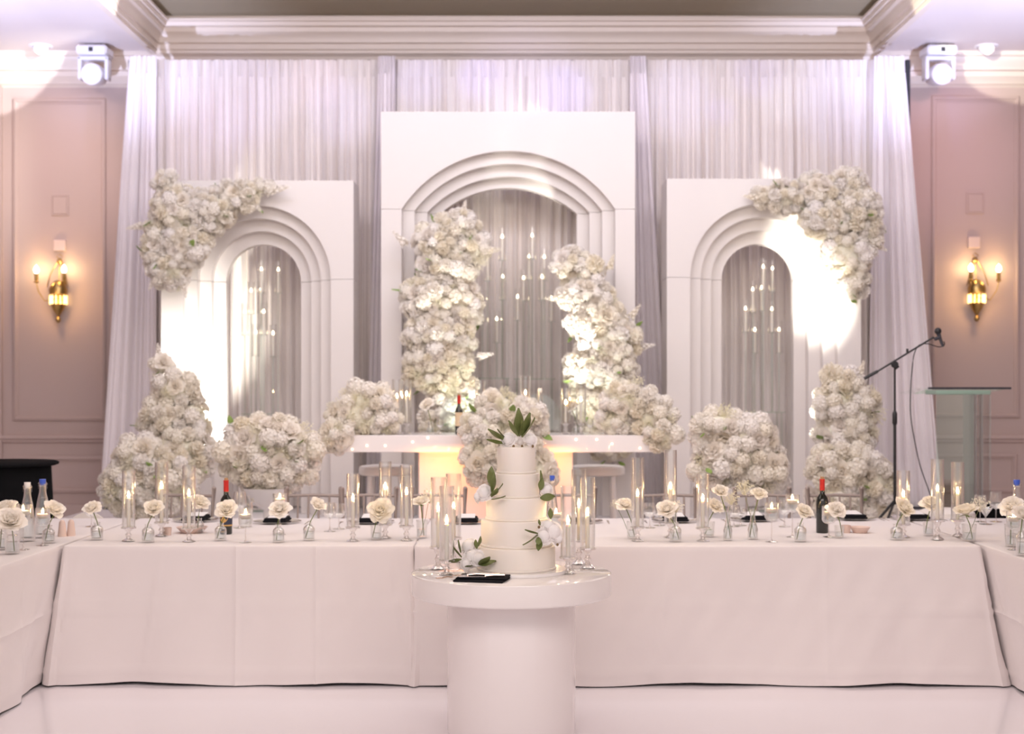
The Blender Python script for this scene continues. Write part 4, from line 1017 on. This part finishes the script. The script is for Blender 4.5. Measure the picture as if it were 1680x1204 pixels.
# ------------------------------------------------------------------ clear candle stands inside the arches
def candle_stand(lab, d, yshelf, x0, x1, candles, group='clear candle stands in the arches'):
    s = S(d); cx = ((x0+x1)/2-HX)*s
    t = thing('candle_stand', lab, 'candle stand', (cx, d, SG))
    zf = lambda y: HZ-(y-HY)*s-SG
    hw = (x1-x0)*s/2
    zs = zf(yshelf)
    obj('base', MB().bbox(-hw*.9, -.12, 0, hw*.9, .12, .02, .004), M['acrylic'], t)
    obj('shelf', MB().bbox(-hw, -.12, zs, hw, .12, zs+.012, .003), M['acrylic'], t)
    for sx in (-1, 1):
        for sy in (-1, 1): obj('support', MB().tube([(sx*hw*.85, sy*.1, .02), (sx*hw*.85, sy*.1, zs)], .012, 8), M['acrylrod'], t)
    for k, (px, fy) in enumerate(candles):
        x = (px-HX)*s-cx; zt = zf(fy+4); L = 34*s; yy = (-.07, .05, 0, .08, -.04)[k % 5]
        obj('rod', MB().tube([(x, yy, zs+.012), (x, yy, zt-L-.02)], .009, 8), M['acrylrod'], t)
        obj('cup', MB().lathe([(.012, zt-L-.022), (.035, zt-L-.018), (.037, zt-L-.008), (.012, zt-L-.004)], 16, Matrix.Translation((x, yy, 0))), M['acrylrod'], t)
        obj('glass_tube', MB().lathe([(.033, zt-L-.01), (.033, zt+.09)], 18, Matrix.Translation((x, yy, 0)), cap=False), M['glass'], t, fix=False)
        obj('candle', MB().lathe([(.0105, zt-L-.004), (.0105, zt), (0, zt)], 12, Matrix.Translation((x, yy, 0))), M['candle'], t)
        part('fflame', lambda: flame_mb(.036, .010), 'flame', M['farflame'], t, (x, yy, zt))
candle_stand('clear acrylic candle stand with stepped candles inside the left arch', 12.6, 680, 400, 460, [(431,441),(455,440),(412,475),(425,472),(403,510),(435,510),(418,543),(448,545)])
candle_stand('clear acrylic candle stand with stepped candles inside the right arch', 12.6, 677, 1214, 1284, [(1250,437),(1269,438),(1235,473),(1252,469),(1222,505),(1264,506),(1240,539),(1278,539)])
candle_stand('clear acrylic candle stand at the left inside the tall middle arch', 12.6, 622, 782, 836, [(824,388),(800,420),(825,452),(791,487),(815,522)])
candle_stand('clear acrylic candle stand at the right inside the tall middle arch', 12.6, 623, 843, 910, [(873,386),(868,418),(893,420),(859,453),(889,453),(849,486),(905,487)])
# ------------------------------------------------------------------ acrylic lectern and microphone stand
ld = 11.0; ls = S(ld)
lt = thing('lectern', 'clear green-tinted acrylic lectern on the right of the stage', 'lectern', ((1570-HX)*ls, ld, SG))
zf = lambda y: HZ-(y-HY)*ls-SG
def lx(px): return (px-1570)*ls
obj('reading_top', MB().prism([(lx(1486), zf(645)), (lx(1512), zf(637)), (lx(1644), zf(635)), (lx(1644), zf(637)), (lx(1612), zf(643)), (lx(1490), zf(646))], -.2, .2), M['acrylic'], lt, smooth=False)
obj('top_edge', MB().box(lx(1510), -.205, zf(638.5), lx(1644), -.2, zf(635)), M['dark'], lt, label='dark edge strip')
obj('shelf_block', MB().bbox(lx(1527), -.15, zf(647), lx(1615), .15, zf(640), .004), M['acryledge'], lt, label='pale green acrylic block')
obj('front_panel', MB().box(lx(1527), -.15, .03, lx(1588), -.138, zf(647)), M['acrylic'], lt, smooth=False)
obj('side_panel', MB().box(lx(1590), -.15, .03, lx(1592), .15, zf(647)), M['acrylrod'], lt, smooth=False)
obj('side_panel', MB().box(lx(1600), -.15, .03, lx(1602), .15, zf(647)), M['acrylrod'], lt, smooth=False)
obj('side_panel', MB().box(lx(1612.5), -.15, .03, lx(1615), .15, zf(647)), M['acrylrod'], lt, smooth=False)
obj('base', MB().bbox(lx(1515), -.2, 0, lx(1628), .2, .03, .006), M['acrylic'], lt)
md = 10.35; ms_ = S(md)
mt_ = thing('microphone_stand', 'black boom microphone stand between the right flower tower and the lectern', 'microphone stand', ((1468-HX)*ms_, md, SG))
zf = lambda y: HZ-(y-HY)*ms_-SG
mx_ = lambda px: (px-1468)*ms_
obj('pole', MB().tube([(0, 0, .25), (0, 0, zf(690))], .011).tube([(0, 0, zf(690)), (0, 0, zf(600))], .008), M['blacklac'], mt_)
obj('collar', MB().lathe([(.012, zf(697)), (.018, zf(694)), (.018, zf(678)), (.010, zf(674))], 14), M['blacklac'], mt_)
for k in range(3):
    a = PI/2+k*2*PI/3; obj('leg', MB().tube([(0, 0, .28), (.33*math.cos(a), .33*math.sin(a), .015)], .010), M['blacklac'], mt_)
obj('clamp', MB().lathe([(.02, -.02), (.026, -.012), (.026, .012), (.02, .02)], 14, Matrix.Translation((0, 0, zf(598))) @ Matrix.Rotation(PI/2, 4, 'X')).tube([(0, 0, zf(606)), (.02, -.03, zf(601))], .008), M['blacklac'], mt_)
obj('boom', MB().tube([(mx_(1418), 0, zf(621)), (mx_(1440), 0, zf(609))], .012).tube([(mx_(1440), 0, zf(609)), (mx_(1532), 0, zf(553))], .007), M['blacklac'], mt_)
obj('wing_screw', MB().bbox(mx_(1487), -.01, zf(578), mx_(1490), .01, zf(572), .002), M['blacklac'], mt_)
mic = thing('microphone', 'black handheld microphone clipped to the end of the boom', 'microphone', P(1540, 552, md))
obj('body', MB().tube([(.028, -.015, -.075), (.012, 0, -.02), (-.004, .004, .03)], [.010, .012, .017], 12), M['dark'], mic)
obj('grille', MB().ball((-.004, .004, .04), .026, 14, 8), M['blacklac'], mic)
obj('clip', MB().tube([(-.03, 0, -.02), (.01, 0, -.005)], .014, 10), M['dark'], mic)
pts = [P(1548, 560, md)+Vector((0, -.01, 0)), P(1549, 566, md), P(1540, 569, md), P(1522, 564, md), P(1508, 566, md), P(1500, 580, md), P(1497, 600, md), P(1494, 640, md), P(1494, 680, md), P(1500, 720, md), P(1510, 765, md), P(1525, 808, md), P(1535, 840, md), P(1545, 880, md)]
sm = []
for i in range(len(pts)-1):
    p0, p1, p2, p3 = pts[max(i-1, 0)], pts[i], pts[i+1], pts[min(i+2, len(pts)-1)]
    for q in range(5):
        tt = q/5; sm.append(.5*((2*p1)+(-p0+p2)*tt+(2*p0-5*p1+4*p2-p3)*tt*tt+(-p0+3*p1-3*p2+p3)*tt**3))
sm.append(pts[-1]); tag(obj('microphone_cable', MB().tube(sm, .004, 6), M['blacklac']), 'thin black cable hanging from the microphone down to the stage', 'cable')
# white pouf seen right of the flower tower
pf = P(1553, 850, 9.75)
t = thing('pouf', 'low round white pouf seen behind the right part of the long table', 'pouf', (pf.x-.02, 9.7, 0))
obj('body', MB().lathe([(.20, 0), (.21, .02), (.21, .70), (.19, .755), (.14, .775), (0, .78)], 36), M['cushion'], t)
obj('piping', MB().lathe([(.212, .69), (.216, .695), (.212, .70)], 36, cap=False), M['cushion'], t)
# black draped cocktail table at the left edge
bd_ = 10.3; bs = S(bd_)
t = thing('cocktail_table', 'tall round table under a black stretch cloth at the left edge', 'table', (P(2, 0, bd_).x, bd_, 0))
zt3 = HZ-(757-HY)*bs
obj('tabletop', MB().lathe([(.38, zt3-.03), (.405, zt3-.02), (.408, zt3-.008), (.395, zt3), (0, zt3)], 48), M['blackcloth'], t)
vs = []; fs = []; n = 96
for j in range(13):
    v_ = j/12; z = (zt3-.028)*(1-v_)+.01*v_; rr = .345+.06*v_
    for k in range(n): a = 2*PI*k/n; q = rr+.012*v_*math.sin(a*14)+.006*math.sin(a*5); vs.append((q*math.cos(a), q*math.sin(a), z))
for j in range(12):
    for k in range(n): fs.append((j*n+k, j*n+(k+1) % n, (j+1)*n+(k+1) % n, (j+1)*n+k))
obj('cloth_skirt', MB().add(vs, fs), M['blackcloth'], t)
t = thing('dark_armchair', 'dark seat back glimpsed behind the glasses at the right corner', 'chair', (P(1665, 0, 9.75).x, 9.85, 0), .2)
obj('backrest', MB().bbox(-.24, .1, .45, .24, .16, .80, .03), M['blackcloth'], t); obj('seat', MB().bbox(-.24, -.2, .40, .24, .12, .48, .03), M['blackcloth'], t)
for sx in (-1, 1):
    for sy in (-.17, .12): obj('leg', MB().tube([(sx*.2, sy, 0), (sx*.2, sy, .41)], .015), M['blacklac'], t)
# ------------------------------------------------------------------ wall sconces
def sconce(lab, px, py, mir, plate):
    t = thing('wall_sconce', lab, 'wall lamp', (wx(px), WD, wz(py)))
    q = WD/F
    X = lambda a: a*q*mir
    Z = lambda b: -b*q
    y = -.10
    # (0,0) is the middle of the glowing bowl
    obj('dome', MB().lathe([(14*q, 0), (14.5*q, 8*q), (12*q, 15*q), (6*q, 21*q), (1*q, 23*q)], 24, Matrix.Translation((X(0), y, Z(-8)))), M['brass'], t)
    for k in range(12):
        a = 2*PI*k/12
        part(('sdrop',), lambda: MB().bbox(-.009, -.004, -.085, .009, .004, .0, .003), 'crystal_drop', M['amber'], t, (X(0)+13*q*math.cos(a), y+13*q*math.sin(a)*.9, Z(-6)), (0, 0, a))
    obj('lower_basket', MB().lathe([(12*q, Z(8)), (9*q, Z(16)), (4*q, Z(24)), (2*q, Z(28))], 20, Matrix.Translation((X(0), y, 0)), cap=False), M['brass'], t)
    obj('finial', MB().ball((X(0), y, Z(33)), 4.2*q, 12, 8, 1.3), M['brass'], t)
    obj('bow', MB().ball((X(1), y+.03, Z(-62)), 5*q, 12, 8).tube([(X(1), y+.03, Z(-66)), (X(-4), y+.02, Z(-70)), (X(1), y+.03, Z(-74)), (X(6), y+.02, Z(-70)), (X(1), y+.03, Z(-66))], .006), M['brass'], t)
    obj('chain', MB().tube([(X(1), y+.03, Z(-60)), (X(1), y, Z(-28))], .005).tube([(X(-3), y+.02, Z(-60)), (X(-13), y, Z(-40)), (X(-18), y-.01, Z(-20))], .005).tube([(X(5), y+.02, Z(-60)), (X(12), y, Z(-40)), (X(16), y-.01, Z(-20))], .005), M['brass'], t)
    obj('back_plate', MB().bbox(X(0)-.05, -.02, Z(10), X(0)+.05, 0, Z(-30), .01).tube([(X(0), -.02, Z(-5)), (X(0), y, Z(-5))], .012), M['brass'], t)
    for (bx, by) in ((-34, -50), (11, -51)):
        obj('arm', MB().tube([(X(0), y, Z(-2)), (X(bx*.6), y-.03, Z(3)), (X(bx*.9), y-.03, Z(-12)), (X(bx), y-.03, Z(-26))], .006), M['brass'], t)
        obj('candle_cup', MB().lathe([(1.5*q, 0), (5*q, 2*q), (2.2*q, 4*q), (3*q, 6*q), (3*q, 16*q), (0, 16*q)], 14, Matrix.Translation((X(bx), y-.03, Z(by+24)))), M['brass'], t)
        obj('bulb', MB().lathe([(2*q, 0), (4*q, 4*q), (3.6*q, 8*q), (1*q, 12*q), (.2*q, 13*q)], 14, Matrix.Translation((X(bx), y-.03, Z(by+8)))), M['bulb'], t)
        point('sconce_glow', (wx(px)+X(bx), WD+y-.03, wz(py)+Z(by)), 3.2, (1, .58, .22), .03)
    point('sconce_glow', (wx(px), WD+y-.16, wz(py)+Z(2)), 3.5, (1, .58, .22), .04)
    b = obj('outlet_box', MB().bbox(wx(plate[0])-.06, WD-.03, wz(plate[1])-.055, wx(plate[0])+.06, WD, wz(plate[1])+.055, .006), M['pinkwall'], wall)
sconce('brass candle sconce with glowing crystal bowl on the left wall panel', 101, 492, 1, (99, 403))
sconce('brass candle sconce with glowing crystal bowl on the right wall panel', 1597, 490, -1, (1597, 398))
# ------------------------------------------------------------------ ceiling fixtures
def mover(lab, px, rz):
    d = 13.3; s = S(d)
    t = thing('moving_head_light', lab, 'stage light', ((px-HX)*s, d, CZ), rz)
    Z = lambda y: HZ-(y-HY)*s-CZ
    obj('mount', MB().tube([(-.05, 0, 0), (-.05, 0, Z(79))], .012).tube([(.05, 0, 0), (.05, 0, Z(79))], .012).box(-.08, -.03, -.012, .08, .03, 0), M['dark'], t)
    obj('base', MB().bbox(-.145, -.12, Z(93), .145, .14, Z(77), .02), M['fix'], t)
    obj('display', MB().box(-.02, -.123, Z(89), .02, -.119, Z(82)), M['dark'], t)
    obj('yoke', MB().bbox(-.145, -.06, Z(132), -.11, .06, Z(95), .01).bbox(.11, -.06, Z(132), .145, .06, Z(95), .01).bbox(-.145, -.06, Z(100), .145, .06, Z(94), .008), M['fix'], t)
    ax = Vector((0, -1, -.12)).normalized().to_track_quat('Z', 'Y').to_matrix().to_4x4()
    m4 = Matrix.Translation((0, 0, Z(123))) @ ax
    obj('head', MB().lathe([(.06, -.16), (.09, -.14), (.10, -.02), (.105, .06), (.10, .10), (.085, .11), (.08, .09), (0, .09)], 28, m4), M['fix'], t)
    obj('lens', MB().lathe([(.042, .092), (.038, .104), (.02, .110), (0, .112)], 24, m4, cap=False), M['lens'], t)
mover('white moving-head stage light on the ceiling at the upper left', 155, 0)
mover('white moving-head stage light on the ceiling at the upper right', 1540, .06)
for px, lab, mm in ((67, 'white recessed ceiling downlight at the upper left corner', 'lens2'), (1618, 'white recessed ceiling downlight at the upper right corner', 'lens2')):
    d = 13.35; t = thing('ceiling_downlight', lab, 'ceiling light', ((px-HX)*S(d), d, CZ))
    obj('trim_ring', MB().lathe([(.11, 0), (.112, -.006), (.085, -.012), (.08, 0)], 32, cap=False), M['fix'], t)
    obj('eyeball', MB().ball((0, 0, -.005), .075, 20, 10), M['fix'], t)
    obj('lamp', MB().lathe([(.055, 0), (.05, .006), (0, .012)], 20, Matrix.Translation((0, 0, -.005)) @ Vector((.1, -.75, -.6)).to_track_quat('Z', 'Y').to_matrix().to_4x4() @ Matrix.Translation((0, 0, .066))), M[mm], t)
